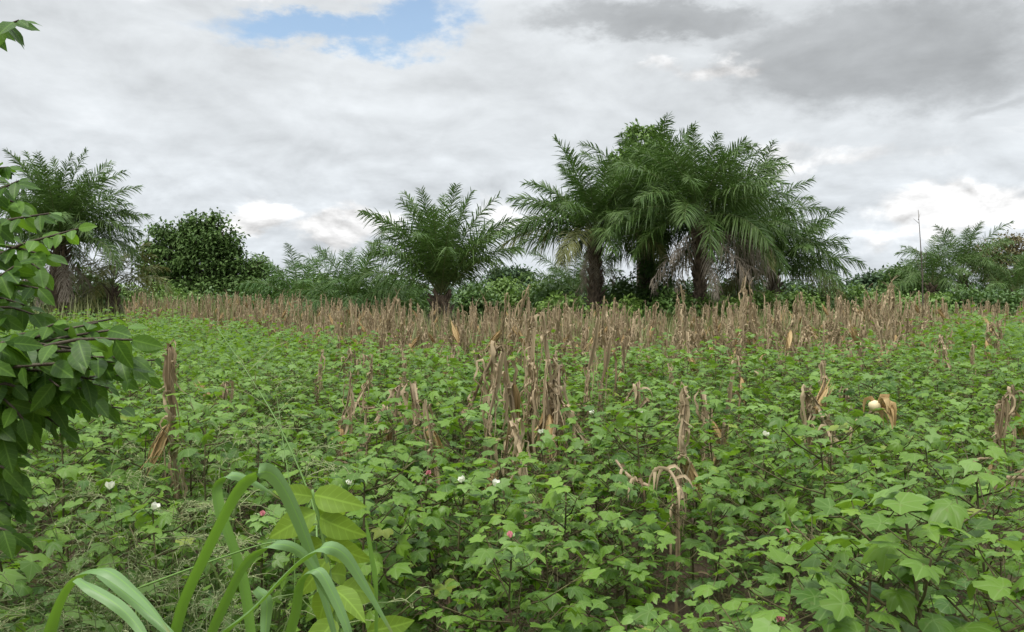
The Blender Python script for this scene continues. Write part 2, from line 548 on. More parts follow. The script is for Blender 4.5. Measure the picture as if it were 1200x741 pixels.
def cotton_leaf(fine, lobe=1.0, cup=-0.30, seed=0):
    half = [(10, 0.88), (26, 0.68), (43, 0.80), (52, 0.88), (62, 0.76), (80, 0.60), (98, 0.66), (112, 0.63), (135, 0.53), (160, 0.38)]
    if not fine:
        half = [(26, 0.70), (52, 0.88), (80, 0.60), (108, 0.66), (155, 0.40)]
    rg = np.random.default_rng(seed)
    mean = 0.76
    half = [(a_, mean + (r_ - mean) * lobe if a_ < 90 else r_) for a_, r_ in half]
    ring = [(0, 1.08)] + half + [(180, 0.06)] + [(-a_, r_) for a_, r_ in reversed(half)]
    ring = np.array(ring)
    if seed:
        ring[:, 1] *= rg.uniform(0.88, 1.08, len(ring))
        ring[:, 0] += rg.normal(0, 2.0, len(ring))
    a = np.radians(ring[:, 0])
    lop = rg.normal(0, 0.12) if seed else 0

    def zz(a, r):
        fold = 0.10 * np.abs(np.sin(a * 180 / 52)) * r
        return cup * r ** 2 + fold + 0.02 * r + lop * r * np.sin(a) + 0.05 * np.sin(3 * a + seed) * r ** 2
    n = len(ring)
    out = np.stack([ring[:, 1] * np.cos(a), ring[:, 1] * np.sin(a), zz(a, ring[:, 1])], -1)
    k = np.arange(n)
    k2 = (k + 1) % n
    if fine:
        r2 = ring[:, 1] * 0.5
        inner = np.stack([r2 * np.cos(a), r2 * np.sin(a), zz(a, r2) + 0.05], -1)
        V = np.vstack([[0, 0, 0], inner, out])
        return V, [np.stack([0 * k, 1 + k, 1 + k2], -1), np.stack([1 + k, 1 + n + k, 1 + n + k2, 1 + k2], -1)]
    V = np.vstack([[0, 0, 0.03], out])
    return V, [np.stack([0 * k, 1 + k, 1 + k2], -1)]


def ovate(nseg=6, wid=0.27, fold=0.12, curl=0.16, peak=0.42):
    t = np.linspace(0, 1, nseg + 1)
    wd = wid * np.sin(PI * t ** (math.log(0.5) / math.log(peak))) ** 0.85
    wd[0] = 0.012
    wd[-1] = 0.004
    zc = -curl * t ** 2
    V = []
    for i in range(nseg + 1):
        wav = 0.02 * math.sin(i * 2.1)
        for s in (-1, -0.5, 0, 0.5, 1):
            V.append((t[i], s * wd[i], zc[i] + fold * abs(s) * wd[i] * 2 * (1 - 0.4 * abs(s)) + wav * s))
    i, j = np.meshgrid(np.arange(nseg), np.arange(4), indexing='ij')
    q = np.stack([i * 5 + j, (i + 1) * 5 + j, (i + 1) * 5 + j + 1, i * 5 + j + 1], -1).reshape(-1, 4)
    return np.array(V), [q]


OVATE = ovate(6, 0.25, 0.14, 0.2, 0.45)
OVATE_BROAD = ovate(8, 0.28, 0.16, 0.52, 0.42)
CL_FINE = [cotton_leaf(True), cotton_leaf(True, 1.5, -0.15, 3), cotton_leaf(True, 0.4, -0.45, 5), cotton_leaf(True, 0.9, 0.18, 8), cotton_leaf(True, 1.2, -0.6, 9)]
CL_COARSE = [cotton_leaf(False), cotton_leaf(False, 1.4, -0.1, 4), cotton_leaf(False, 0.5, -0.5, 6)]


# ------------------------------------------------------------------ cotton
def cotton_shape(seed, coarse=False, leggy=False):
    """stem and leaves of one bush; returns (stem Geo, leaf Geo, top height)"""
    rng = np.random.default_rng(seed)
    gs, gl = Geo(), Geo()
    H = rng.uniform(0.78, 0.95)
    lean = rng.normal(0, 0.05, 2)
    stem = np.array([[lean[0] * t, lean[1] * t, H * t] for t in np.linspace(0, 1, 6)])
    stem[1:-1, :2] += rng.normal(0, 0.008, (4, 2))
    if not coarse:
        tube(gs, stem, np.linspace(0.008, 0.003, 6), 5)
    pos, tip, up, sc = [], [], [], []
    az = rng.uniform(0, 6.28)
    nn = 17 if not coarse else 12
    for k in range(nn):
        t = (0.20 if not leggy else 0.4) + (0.97 - (0.20 if not leggy else 0.4)) * k / (nn - 1)
        az += 2.4 + rng.normal(0, 0.3)
        base = np.array([np.interp(t, np.linspace(0, 1, 6), stem[:, c]) for c in range(3)])
        L = (0.42 * (1 - 0.70 * t) + 0.06) * rng.uniform(0.8, 1.25)
        e = rng.uniform(0.35, 0.75)
        dv = np.array([math.cos(az) * math.cos(e), math.sin(az) * math.cos(e), math.sin(e)])
        end = base + dv * L
        mid = base + dv * L * 0.5 + np.array([0, 0, -0.02])
        if not coarse:
            tube(gs, [base, mid, end], [0.0035, 0.003, 0.002], 4)
        nq = 6 if not coarse else 5
        for q in range(nq):
            u = 0.22 + 0.78 * q / (nq - 1)
            o = base * (1 - u) + end * u
            a2 = az + rng.normal(0, 0.9) + (1.2 if q % 2 else -1.2) * (u < 0.95)
            pl = rng.uniform(0.05, 0.11)
            pe = rng.uniform(0.2, 0.9)
            pd = np.array([math.cos(a2) * math.cos(pe), math.sin(a2) * math.cos(pe), math.sin(pe)])
            lp = o + pd * pl
            if not coarse:
                tube(gs, [o, o + pd * pl * 0.55 + [0, 0, -0.004], lp], 0.0014, 3)
            dn = rng.uniform(-0.2, 0.42)
            tp = np.array([math.cos(a2), math.sin(a2), -dn])
            pos.append(lp)
            tip.append(tp)
            up.append(np.array([math.cos(a2) * 0.25, math.sin(a2) * 0.25, 1]) + rng.normal(0, 0.32, 3))
            sc.append(rng.choice([rng.uniform(0.025, 0.046), rng.uniform(0.046, 0.072)], p=[0.35, 0.65]) * (1.08 - 0.25 * t) * (1.12 if coarse else 1))
    n_old = len(pos)
    # crown of small young leaves
    for q in range(5):
        a2 = q * 2.4 + rng.normal(0, 0.3)
        o = stem[-1] + np.array([0, 0, rng.uniform(-0.03, 0.03)])
        pd = np.array([math.cos(a2) * 0.6, math.sin(a2) * 0.6, 0.8])
        lp = o + pd * rng.uniform(0.03, 0.07)
        if not coarse:
            tube(gs, [o, lp], 0.0012, 3)
        pos.append(lp)
        tip.append(np.array([math.cos(a2), math.sin(a2), rng.uniform(-0.4, 0.2)]))
        up.append(np.array([math.cos(a2) * -0.1, 0, 1]) + rng.normal(0, 0.25, 3))
        sc.append(rng.uniform(0.025, 0.055))
    pos, tip, up, sc = map(np.array, (pos, tip, up, sc))
    Mx = frames(tip, up)
    shapes = CL_COARSE if coarse else CL_FINE
    rnd = rng.random(len(pos))
    which = rng.integers(0, len(shapes), len(pos))
    old = np.arange(len(pos)) < n_old
    for w_, (tv, tf) in enumerate(shapes):
        for mi, sel in ((0, old & (which == w_)), (1, ~old & (which == w_))):
            if sel.any():
                scatter(gl, tv, tf, pos[sel], Mx[sel], sc[sel], rng, mi, rnd[sel])
    return gs, gl, H, stem[-1]


COT = []
for s in range(12):
    gs, gl, H, topp = cotton_shape(100 + s, leggy=(s % 4 == 3))
    COT.append((gs.mesh('cotton_stem', M['cotton_stem']), gl.mesh('cotton_foliage', [M['cotton'], M['cotton_young']]), H, topp))


def petals(n, R_, open_):
    g = Geo()
    rng = np.random.default_rng(n)
    tv, tf = ovate(4, 0.40, 0.1, -0.25, 0.62)
    for k in range(n):
        a = k * 2 * PI / n
        tip = np.array([[math.cos(a) * open_, math.sin(a) * open_, 1.0]])
        up = np.array([[-math.cos(a), -math.sin(a), open_]])
        scatter(g, tv, tf, np.zeros((1, 3)), frames(tip, up), R_, rng)
    return g


WHITE_ME = petals(5, 0.035, 0.9).mesh('white_flower', M['white_petal'])
PINK_ME = petals(5, 0.029, 0.28).mesh('pink_flower', M['pink_petal'])


def bracts():
    g = Geo()
    rng = np.random.default_rng(2)
    for k in range(3):
        a = k * 2 * PI / 3 + 0.4
        scatter(g, OVATE[0], OVATE[1], np.zeros((1, 3)), frames(np.array([[math.cos(a) * 0.7, math.sin(a) * 0.7, 0.75]]), np.array([[-math.cos(a), -math.sin(a), 0.8]])), 0.030, rng)
    return g.mesh('flower_bracts', M['boll'])


BRACT_ME = bracts()


def edge_y(px):
    return np.interp(px, [-400, 0, 200, 330, 450, 600, 900, 1050, 1120, 1200, 1600], [22, 22, 23, 19.5, 14, 12.8, 12.8, 13.2, 18, 20, 22])


CAN = 0.86
rngC = np.random.default_rng(7)
# flowers seen in the photograph: pixel, colour, label
FLOWERS = [
    (106, 573, 'w', 'cotton plant bearing one large white flower, by the dark-leaved shrub'),
    (196, 606, 'w', 'cotton plant with a cream flower half hidden behind fine seeding grass'),
    (420, 572, 'w', 'cotton plant with a white flower just behind the yellow-green leaved plant'),
    (597, 568, 'w', 'cotton plant carrying a bright white flower in the middle of the field'),
    (525, 574, 'w', 'cotton plant with a tiny half-open white flower, front of mid field'),
    (640, 511, 'w', 'cotton plant with a white flower in front of the dense maize bundle'),
    (703, 487, 'w', 'cotton plant with a small white flower to the right of the dense maize bundle'),
    (770, 487, 'w', 'cotton plant with a white flower below the arched dry maize stalk'),
    (892, 513, 'w', 'cotton plant with a tiny white flower, left of the leaning maize cob'),
    (510, 560, 'p', 'cotton plant with a rose-pink closed flower beside bare ground'),
    (614, 626, 'p', 'cotton plant with a pale pink wilting flower low in its leaves'),
    (907, 635, 'p', 'cotton plant with a round pink flower among large leaves'),
    (958, 727, 'p', 'cotton plant with a deep pink flower near the bottom edge'),
    (300, 602, 'p', 'cotton plant with a dusty pink withered flower behind the broad grass blades'),
    (660, 590, 'p', 'cotton plant with a faint pink bud in the thick of the field'),
]
placed = []      # (x, y, variant, rz, scale, label, flower)
for px, py, c, lab in FLOWERS:
    d = (EYE - (CAN + 0.06)) * F / (py - 348)
    x = (px - 600) / F * d
    placed.append((x, d, lab, c, P(px, py, d)))
pts_xy = [(p[0], p[1]) for p in placed]
SPECIAL = [
    (1135, 1.98, 1.12, 'tall pale cotton plant with very large leaves, front right corner'),
    (975, 2.1, 1.0, 'cotton plant with broad drooping grey-green leaves, left of the tall corner plant'),
    (880, 2.2, 0.86, 'mid-high cotton plant at the bottom edge with widely spaced leaves'),
    (765, 2.45, 0.66, 'low cotton plant with wide leaves over bare brown soil'),
    (1205, 1.85, 1.0, 'cotton plant cut off by the right edge with pale wide leaves'),
    (20, 2.9, 0.62, 'low cotton plant under the dark-leaved shrub on brown soil'),
    (560, 2.7, 0.66, 'short cotton plant with dense small leaves at the bottom centre'),
    (655, 3.1, 0.85, 'single leggy cotton plant beside the bare soil gap at the bottom centre'),
]
for px, d, s, lab in SPECIAL:
    pts_xy.append(((px - 600) / F * d, d))
cand = []
for gx in np.arange(-26, 26, 0.44):
    for gy in np.arange(0.9, 30, 0.46):
        x = gx + rngC.uniform(-0.16, 0.16)
        y = gy + rngC.uniform(-0.17, 0.17)
        px = 600 + F * x / y
        if y > edge_y(px) + rngC.uniform(-0.8, 0.8) or px < -500 or px > 1700:
            continue
        if y < 1.8 or (y < 2.6 and rngC.random() < 0.55) or (y < 3.4 and rngC.random() < 0.3):
            continue
        if y < 4.4 and 650 < px < 760 and rngC.random() < 0.6:
            continue
        if y < 3.0 and px < 420 and rngC.random() < 0.25:
            continue
        if y > 9 and rngC.random() < 0.1:
            continue
        if any((x - a) ** 2 + (y - b) ** 2 < 0.3 ** 2 for a, b in pts_xy):
            continue
        cand.append((x, y, px))
cand.sort(key=lambda c: c[1])
inframe = [c for c in cand if -15 < c[2] < 1215]
singles = inframe[:300 - len(placed) - len(SPECIAL)]
single_set = set(singles)
rest = [c for c in cand if c not in single_set]


def cotton(x, y, s, label, group=None, flower=None, fpos=None):
    k = int(rngC.integers(len(COT)))
    st, fo, H, topp = COT[k]
    rz = rngC.uniform(0, 6.28)
    z = float(h(x, y)) - 0.01
    if flower:
        s = (fpos[2] - z + 0.03) / (topp[2] + 0.085)
    t = thing('cotton_plant', label, 'cotton plant', (x, y, z), rz, group)
    t.scale = (s, s, s)
    link_mesh('stem', st, t)
    link_mesh('foliage', fo, t)
    if flower:
        o = link_mesh('flower', WHITE_ME if flower == 'w' else PINK_ME, t)
        fz = (fpos[2] - z) / s
        o.location = (topp[0], topp[1], fz + 0.01)
        o.rotation_euler = (rngC.uniform(0.2, 0.7), rngC.uniform(-0.4, 0.4), rngC.uniform(0, 6))
        c_ = link_mesh('calyx', BRACT_ME, t)
        c_.location = (topp[0], topp[1], fz + 0.006)
        # short stalk under the flower
        g = Geo()
        tube(g, [(topp[0], topp[1], topp[2] - 0.05), (topp[0], topp[1], fz + 0.012)], [0.003, 0.004], 4)
        g.build('flower_stalk', M['cotton_stem'], t)
    return t


for x, y, lab, c, fp in placed:
    s = (fp[2] - float(h(x, y))) / 1.0
    cotton(x, y, max(0.75, min(1.1, s)), lab, 'cotton plants in flower', c, fp)
for px, d, s, lab in SPECIAL:
    cotton((px - 600) / F * d, d, s * 1.08, lab, 'cotton plants along the front of the field')
for x, y, px in singles:
    cotton(x, y, rngC.uniform(0.84, 1.14), 'bushy green cotton plant without flowers in the crowded field', 'flowerless cotton plants of the field')

# the far part of the field and what lies beside the frame
def cotton_rest():
    g = Geo()
    rng = np.random.default_rng(3)
    var = [cotton_shape(300 + s, True) for s in range(6)]
    for x, y, px in rest:
        _, gl, H, _ = var[int(rng.integers(6))]
        a = rng.uniform(0, 6.28)
        s = rng.uniform(0.85, 1.15)
        Rz = np.array([[math.cos(a), -math.sin(a), 0], [math.sin(a), math.cos(a), 0], [0, 0, 1]]) * s
        off = 0
        zz = float(h(x, y))
        for V, A in zip(gl.v, gl.a):
            fs = [(f - off, m) for f, m in gl.f if f.min() >= off and f.max() < off + len(V)]
            A2 = A.copy()
            A2[:, 2] = (A2[:, 2] + rng.random() * 0.3) % 1.0
            g.add(V @ Rz.T + [x, y, zz], [f for f, m in fs], A2, fs[0][1])
            off += len(V)
    o = g.build('cotton_crop', [M['cotton'], M['cotton_young']])
    tag(o, 'mass of green cotton plants filling the far part of the field', 'cotton crop', kind='stuff')


cotton_rest()

# ------------------------------------------------------------------ dry maize
def strip(g, pts, wd, side0, twist, mat, rnd, cup=0.25):
    pts = np.asarray(pts, float)
    n = len(pts)
    T = norm(np.gradient(pts, axis=0))
    S = norm(np.cross(T, np.broadcast_to(side0, T.shape)))
    N = np.cross(S, T)
    a = np.linspace(0, twist, n)[:, None]
    S2 = S * np.cos(a) + N * np.sin(a)
    N2 = np.cross(S2, T)
    wd = np.asarray(wd)[:, None]
    V = np.stack([pts - S2 * wd + N2 * wd * cup, pts, pts + S2 * wd + N2 * wd * cup], 1)
    i = np.arange(n - 1)
    q = np.vstack([np.stack([i * 3 + j, i * 3 + j + 1, (i + 1) * 3 + j + 1, (i + 1) * 3 + j], -1) for j in (0, 1)])
    A = np.zeros((n, 3, 3))
    A[..., 0] = np.linspace(0, 1, n)[:, None]
    A[..., 1] = np.array([-1, 0, 1])
    A[..., 2] = rnd
    g.add(V, [q], A, mat)


def maize_shape(seed, kind='plain', merged=False):
    """a dead maize plant about 1.5 m tall: stalk, hanging leaves, husked ear"""
    rng = np.random.default_rng(seed)
    gs, gl, gh = Geo(), Geo(), Geo()
    H = 1.5
    n = 9
    tone = rng.random() * 0.3
    t = np.linspace(0, 1, n)
    lean = rng.normal(0, 0.10, 2)
    bx = rng.normal(0, 0.05, 2)
    st = np.stack([lean[0] * t + bx[0] * t ** 2, lean[1] * t + bx[1] * t ** 2, H * t], -1)
    if kind == 'arch':
        a = rng.uniform(0, 6.28)
        brk = 6
        for i in range(brk + 1, n):
            st[i] = st[brk] + np.array([math.cos(a), math.sin(a), 0.25]) * 0.13 * (i - brk) + [0, 0, -0.035 * (i - brk) ** 2]
        st[:brk + 1, 2] *= 1.12
    if kind == 'broken':
        a = rng.uniform(0, 6.28)
        for i in range(6, n):
            st[i] = st[5] + np.array([math.cos(a) * 0.5, math.sin(a) * 0.5, -1]) * 0.14 * (i - 5)
    st[1:-1, :2] += rng.normal(0, 0.006, (n - 2, 2))
    tube(gs, catmull(st, 25) + rng.normal(0, 0.003, (25, 3)), np.linspace(0.010, 0.004, 25) * rng.uniform(0.75, 1.25, 25), 5, 0, rng.random())
    # tassel remains
    if kind == 'plain' and rng.random() < 0.5:
        for q in range(3):
            d = np.array([rng.normal(0, 0.3), rng.normal(0, 0.3), 0.8])
            tube(gs, [st[-1], st[-1] + d * 0.08, st[-1] + d * 0.15 + [0, 0, -0.02]], [0.003, 0.002, 0.001], 3, 0, rng.random())
    nl = int(rng.integers(17, 24))
    for k in range(nl):
        u = rng.uniform(0.45, 0.99)
        b = np.array([np.interp(u, t, st[:, c]) for c in range(3)])
        a = rng.uniform(0, 6.28)
        big = rng.random() < 0.1
        L = rng.uniform(0.35, 0.6) if big else rng.uniform(0.12, 0.42)
        o = np.array([math.cos(a), math.sin(a), 0])
        out = rng.uniform(0.04, 0.09) if big else rng.uniform(0.008, 0.042)
        rise = rng.uniform(-0.02, 0.06)
        pp = [b, b + o * out * 0.6 + [0, 0, rise], b + o * out * 1.1 + [0, 0, rise * 0.4 - 0.04],
              b + o * out * rng.uniform(0.5, 1.2) + [0, 0, -L * 0.5], b + o * out * rng.uniform(0.2, 1.4) + rng.normal(0, 0.025, 3) + [0, 0, -L]]
        pp = catmull(pp, 13)
        pp[2:] += rng.normal(0, 0.007, (11, 3))
        pp[:, 2] = np.maximum(pp[:, 2], 0.02)
        wv = rng.uniform(0.004, 0.013) * np.interp(np.linspace(0, 1, 13), [0, 0.25, 0.5, 0.8, 1], [0.5, 1, 0.95, 0.6, 0.1]) * rng.uniform(0.6, 1.2, 13)
        strip(gl, pp, wv, (o[1], -o[0], 0.3), rng.uniform(-5, 5), 0, rng.random() * 0.7 + tone, rng.uniform(0.2, 1.2))
    # leaf sheath wrapped round the stalk
    for k in range(3):
        u = 0.25 + 0.25 * k
        i0 = int(u * (n - 1))
        seg = st[i0:i0 + 3]
        strip(gl, seg + rng.normal(0, 0.004, seg.shape), [0.011, 0.014, 0.008][:len(seg)], (rng.normal(), rng.normal(), 0.1), 1.0, 0, rng.random(), 0.7)
    # ear of shredded husks hanging on the stalk
    eh = {'plain': 0.55, 'ear': 0.72, 'arch': 0.6, 'broken': 0.5}[kind]
    if kind != 'plain' or rng.random() < 0.6:
        b = np.array([np.interp(eh, t, st[:, c]) for c in range(3)])
        a = rng.uniform(0, 6.28)
        dv = norm(np.array([math.cos(a) * 0.5, math.sin(a) * 0.5, -1.0 if rng.random() < 0.93 else 0.8]))
        L = rng.uniform(0.15, 0.20)
        cpts = np.array([b + dv * L * q for q in np.linspace(0, 1, 6)]) + np.array([math.cos(a), math.sin(a), 0]) * 0.02
        tube(gh, cpts, np.array([0.008, 0.017, 0.020, 0.018, 0.011, 0.004]), 7, 0, rng.random())
        for q in range(18 if kind == 'ear' else 11):
            sd = norm(np.cross(dv, rdir(rng, 1)[0]))
            pp = [cpts[0], cpts[2] + sd * 0.024, cpts[4] + sd * rng.uniform(0.012, 0.03), cpts[5] + sd * rng.uniform(0.0, 0.05) + dv * rng.uniform(-0.02, 0.10)]
            strip(gh, catmull(pp, 6) + rng.normal(0, 0.003, (6, 3)), np.array([0.005, 0.009, 0.010, 0.008, 0.005, 0.001]) * rng.uniform(0.6, 1.2), sd, rng.uniform(-1, 1), 0, rng.random(), 0.5)
    if merged:
        for src, mi in ((gs, 1), (gh, 2)):
            for V, A, off in zip(src.v, src.a, np.cumsum([0] + [len(v) for v in src.v])):
                fs = [f - off for f, m in src.f if f.min() >= off and f.max() < off + len(V)]
                gl.add(V, fs, A, mi)
        return gl
    return gs, gl, gh


MZ = {}
for ki, (kind, cnt) in enumerate((('plain', 6), ('ear', 4), ('arch', 2), ('broken', 3))):
    MZ[kind] = []
    for s in range(cnt):
        gs, gl, gh = maize_shape(500 + 20 * ki + s, kind)
        MZ[kind].append((gs.mesh('maize_stalk', M['maize_stalk']), gl.mesh('maize_leaves', M['maize']),
                         gh.mesh('maize_husk', M['husk']) if gh.v else None))
MZ_FAR = []
for s in range(10):
    MZ_FAR.append(maize_shape(700 + s, ('plain', 'ear', 'plain', 'broken', 'plain')[s % 5], True).mesh('dry_maize', [M['maize'], M['maize_stalk'], M['husk']]))

rngM = np.random.default_rng(11)


def maize(x, y, H, kind, label, group=None, rz=None, tilt=(0, 0)):
    v = MZ[kind][int(rngM.integers(len(MZ[kind])))]
    t = thing('dry_maize_stalk', label, 'maize stalk', (x, y, float(h(x, y)) - 0.02), rngM.uniform(0, 6.28) if rz is None else rz, group)
    s = H / 1.5
    wx = max(s, 0.8) * 1.2
    t.scale = (wx, wx, s)
    t.rotation_euler[0], t.rotation_euler[1] = tilt
    link_mesh('stalk', v[0], t)
    link_mesh('dry_leaves', v[1], t)
    if v[2]:
        link_mesh('husk', v[2], t).scale = (0.8, 0.8, 1.0)
    return t


NEAR = [  # px, py of the top, py where it enters the cotton, kind, label
    (204, 398, 528, 'ear', 'tallest dry maize stalk beside the dark-leaved shrub, with a bushy straw-coloured husk at its foot'),
    (240, 430, 468, 'broken', 'short snapped brown maize stalk standing alone behind the tall husked one'),
    (352, 408, 445, 'plain', 'grey thin maize stalk just behind the two ear-topped stalks'),
    (360, 443, 488, 'ear', 'ear-topped short maize stalk, the more leftward of an adjacent pair'),
    (383, 430, 490, 'ear', 'ear-topped maize stalk with ragged leaves, the taller of an adjacent pair'),
    (414, 412, 445, 'ear', 'small tan maize stalk topped by a husk, behind the ear-topped pair'),
    (459, 424, 488, 'broken', 'dark brown maize stalk with a leaf leaning away to its right'),
    (510, 424, 497, 'broken', 'thick drooping maize stalk at the left end of a loose group of four'),
    (528, 468, 515, 'plain', 'shortest maize stalk in the loose group of four'),
    (541, 408, 512, 'plain', 'tallest thin maize stalk in the loose group of four'),
    (556, 462, 518, 'broken', 'rusty brown maize stalk at the right end of the loose group of four'),
    (620, 380, 472, 'plain', None), (630, 372, 480, 'broken', None), (641, 366, 474, 'plain', None), (649, 400, 480, 'broken', None),
    (657, 362, 482, 'plain', None), (636, 410, 482, 'ear', None), (668, 370, 470, 'plain', None), (645, 420, 484, 'broken', None),
    (685, 392, 468, 'plain', 'straight slim maize stalk just right of the dense brown maize bundle'),
    (768, 424, 468, 'arch', 'maize stalk bent over into an arch with a drooping tan husk'),
    (748, 425, 468, 'broken', 'grey ragged maize stalk under the left shoulder of the arched one'),
    (795, 452, 536, 'ear', 'maize stalk with a hanging husk and torn shreds, nearest the front in mid field'),
    (835, 436, 482, 'plain', 'faded pale maize stalk, left of two behind the split-husk stalk'),
    (846, 440, 478, 'broken', 'faded pale maize stalk, right of two behind the split-husk stalk'),
    (818, 425, 445, 'ear', 'short pointed tan maize stalk in the cotton beyond the faded pair'),
    (964, 428, 480, 'broken', 'slanting brown maize stalk, left of a crossed pair amid deep green cotton'),
    (973, 422, 480, 'plain', 'upright maize stalk, right of a crossed pair amid deep green cotton'),
    (1155, 458, 532, 'ear', 'single stout upright brown maize stalk near the right edge'),
    (1146, 366, 418, 'broken', 'drooping maize stalk on the raised cotton at the right, nearer of two'),
    (1152, 350, 405, 'plain', 'tall pale maize stalk on the raised cotton at the right, farther of two'),
    (1080, 342, 388, 'ear', 'thick brown maize stalk with torn leaves at the rear of the raised cotton'),
    (985, 345, 402, 'plain', 'tall thin maize stalk rising above the far field edge at the right'),
    (1015, 440, 462, 'broken', 'small dark maize stub almost sunk in the cotton'),
    (705, 408, 440, 'plain', None), (610, 400, 436, 'plain', None), (575, 396, 425, 'broken', None), (870, 400, 440, 'broken', None),
    (1040, 395, 420, 'plain', None), (930, 398, 425, 'plain', None), (480, 405, 440, 'plain', None), (430, 395, 425, 'broken', None),
] + [
    (1190, 430, 470, 'broken', None),
]
for _ in range(46):
    _pb = 396 + 42 * rngM.random() ** 1.7
    NEAR.append((rngM.uniform(330, 1190), _pb - rngM.uniform(30, 52), _pb, ('plain', 'broken', 'ear')[int(rngM.integers(3))], None))
n_near = 0
for px, pt, pb, kind, lab in NEAR:
    d = 0.80 * F / (pb - 348)
    x = (px - 600) / F * d
    d_ = d
    z = P(px, pt, d)[2] - float(h(x, d))
    grp = None
    if lab is None:
        if 600 < px < 675 and pb > 460:
            lab, grp = 'one of the brown maize stalks crowded into the dense bundle in mid field', 'maize stalks of the dense bundle'
        else:
            lab, grp = 'stray dry maize stalk with torn leaves poking up from the cotton', 'stray maize stalks in the cotton'
    hh = z if kind != 'arch' else z / 1.08
    if kind == 'broken':
        hh = z / 0.70
    maize(x, d, max(0.75, hh), kind, lab, grp)
    n_near += 1

# the brown band along the far edge of the field
band = []
for i in range(7500):
    px = rngM.uniform(150, 1240)
    e = float(edge_y(px))
    y = e - 1.6 + 10.5 * rngM.random() ** 1.15
    if 735 < px < 875 and y > e + 0.4 and rngM.random() < 0.72:
        continue
    if 488 < px < 545 and y > e + 1 and rngM.random() < 0.6:
        continue
    if px < 260 and rngM.random() < 0.35:
        continue
    if px > 880 and rngM.random() < 0.45:
        continue
    if px > 1090 and rngM.random() < 0.5:
        continue
    if math.sin(px * 0.031 + y * 0.9) + math.sin(px * 0.067 - y * 0.6) < -0.35 and y > e - 1:
        continue
    x = (px - 600) / F * y
    if any((x - a) ** 2 + (y - b) ** 2 < 0.2 ** 2 for a, b, _ in band):
        continue
    band.append((x, y, px))
rngM.shuffle(band)
band = [tuple(q) for q in band[:1500]]
band.sort(key=lambda c: c[1])
n_ind = 300 - n_near
for x, y, px in band[:n_ind]:
    o = link_mesh('dry_maize_stalk', MZ_FAR[int(rngM.integers(10))])
    tag(o, 'dry tan maize stalk standing in the brown band at the far field edge', 'maize stalk', 'maize stalks of the far brown band')
    o.location = (x, y, float(h(x, y)) - 0.02)
    o.rotation_euler = (rngM.normal(0, 0.13), rngM.normal(0, 0.13), rngM.uniform(0, 6.28))
    s = (rngM.uniform(0.6, 0.95) if rngM.random() < 0.75 else rngM.uniform(0.95, 1.22)) * (1 + 0.13 * math.sin(px * 0.035) * math.cos(px * 0.011))
    o.scale = (1.3, 1.3, s)


def maize_rest():
    g = Geo()
    rng = np.random.default_rng(23)
    var = [maize_shape(720 + s, ('plain', 'ear', 'broken')[s % 3], True) for s in range(5)]
    for x, y, px in band[n_ind:]:
        src = var[int(rng.integers(5))]
        a = rng.uniform(0, 6.28)
        Rz = np.array([[math.cos(a), -math.sin(a), 0], [math.sin(a), math.cos(a), 0], [0, 0, rng.uniform(0.65, 1.05)]])
        off = 0
        for V, A in zip(src.v, src.a):
            fs = [(f - off, m) for f, m in src.f if f.min() >= off and f.max() < off + len(V)]
            g.add(V @ Rz.T + [x, y, float(h(x, y))], [f for f, m in fs], A, fs[0][1])
            off += len(V)
    tag(g.build('dry_maize_crop', [M['maize'], M['maize_stalk'], M['husk']]), 'rear of the brown band of dry maize behind the cotton', 'maize crop', kind='stuff')


maize_rest()

# fallen stalk with a pale cob, and sticks lying across the cotton
def fallen(p0, p1, r, label, cob=False):
    g = Geo()
    rng = np.random.default_rng(int(abs(p0[0]) * 100))
    t = thing('fallen_maize_stalk', label, 'maize stalk', p0)
    pts = catmull([p0, (p0 + p1) / 2 + rng.normal(0, 0.02, 3), p1], 7) - p0
    tube(g, pts, np.linspace(r, r * 0.7, 7), 6, 0, 0.6)
    g.build('stalk', M['maize_stalk'], t)
    gl = Geo()
    for k in range(7):
        b = pts[int(rng.integers(1, 6))]
        a = rng.uniform(0, 6.28)
        o = np.array([math.cos(a), math.sin(a), 0.1])
        L = rng.uniform(0.05, 0.13)
        strip(gl, catmull([b, b + o * L * 0.4 + [0, 0, 0.01], b + o * L * 0.7 + [0, 0, -0.03], b + o * L * 0.8 + [0, 0, -0.09]], 7),
              0.008 * np.array([0.5, 1, 1, 0.9, 0.7, 0.5, 0.1]), (o[1], -o[0], 0.2), rng.uniform(-3, 3), 0, rng.random(), 0.5)
    gl.build('dry_leaves', M['maize'], t)
    if cob:
        gc, gh = Geo(), Geo()
        e = pts[-1]
        dv = norm(np.array([0.35, -0.2, 0.15]))
        side = np.array([-0.9, -0.1, 0.35])
        tube(gc, [e + side * 0.02 * q for q in (0, 1, 2, 3)], [0.02, 0.032, 0.030, 0.012], 8, 0, 0.5)
        gc.build('cob', M['cob'], t)
        for q in range(14):
            sd = norm(rdir(rng, 1)[0] + [0.8, 0, 0.1])
            strip(gh, catmull([e - side * 0.01, e + sd * 0.04 + [0, 0, 0.02], e + sd * 0.075 + [0, 0, -0.005], e + sd * 0.085 + [0, 0, -0.07]], 6),
                  np.array([0.012, 0.02, 0.022, 0.018, 0.01, 0.002]), rdir(rng, 1)[0], rng.uniform(-1, 1), 0, rng.random(), 0.6)
        gh.build('husk', M['husk'], t)


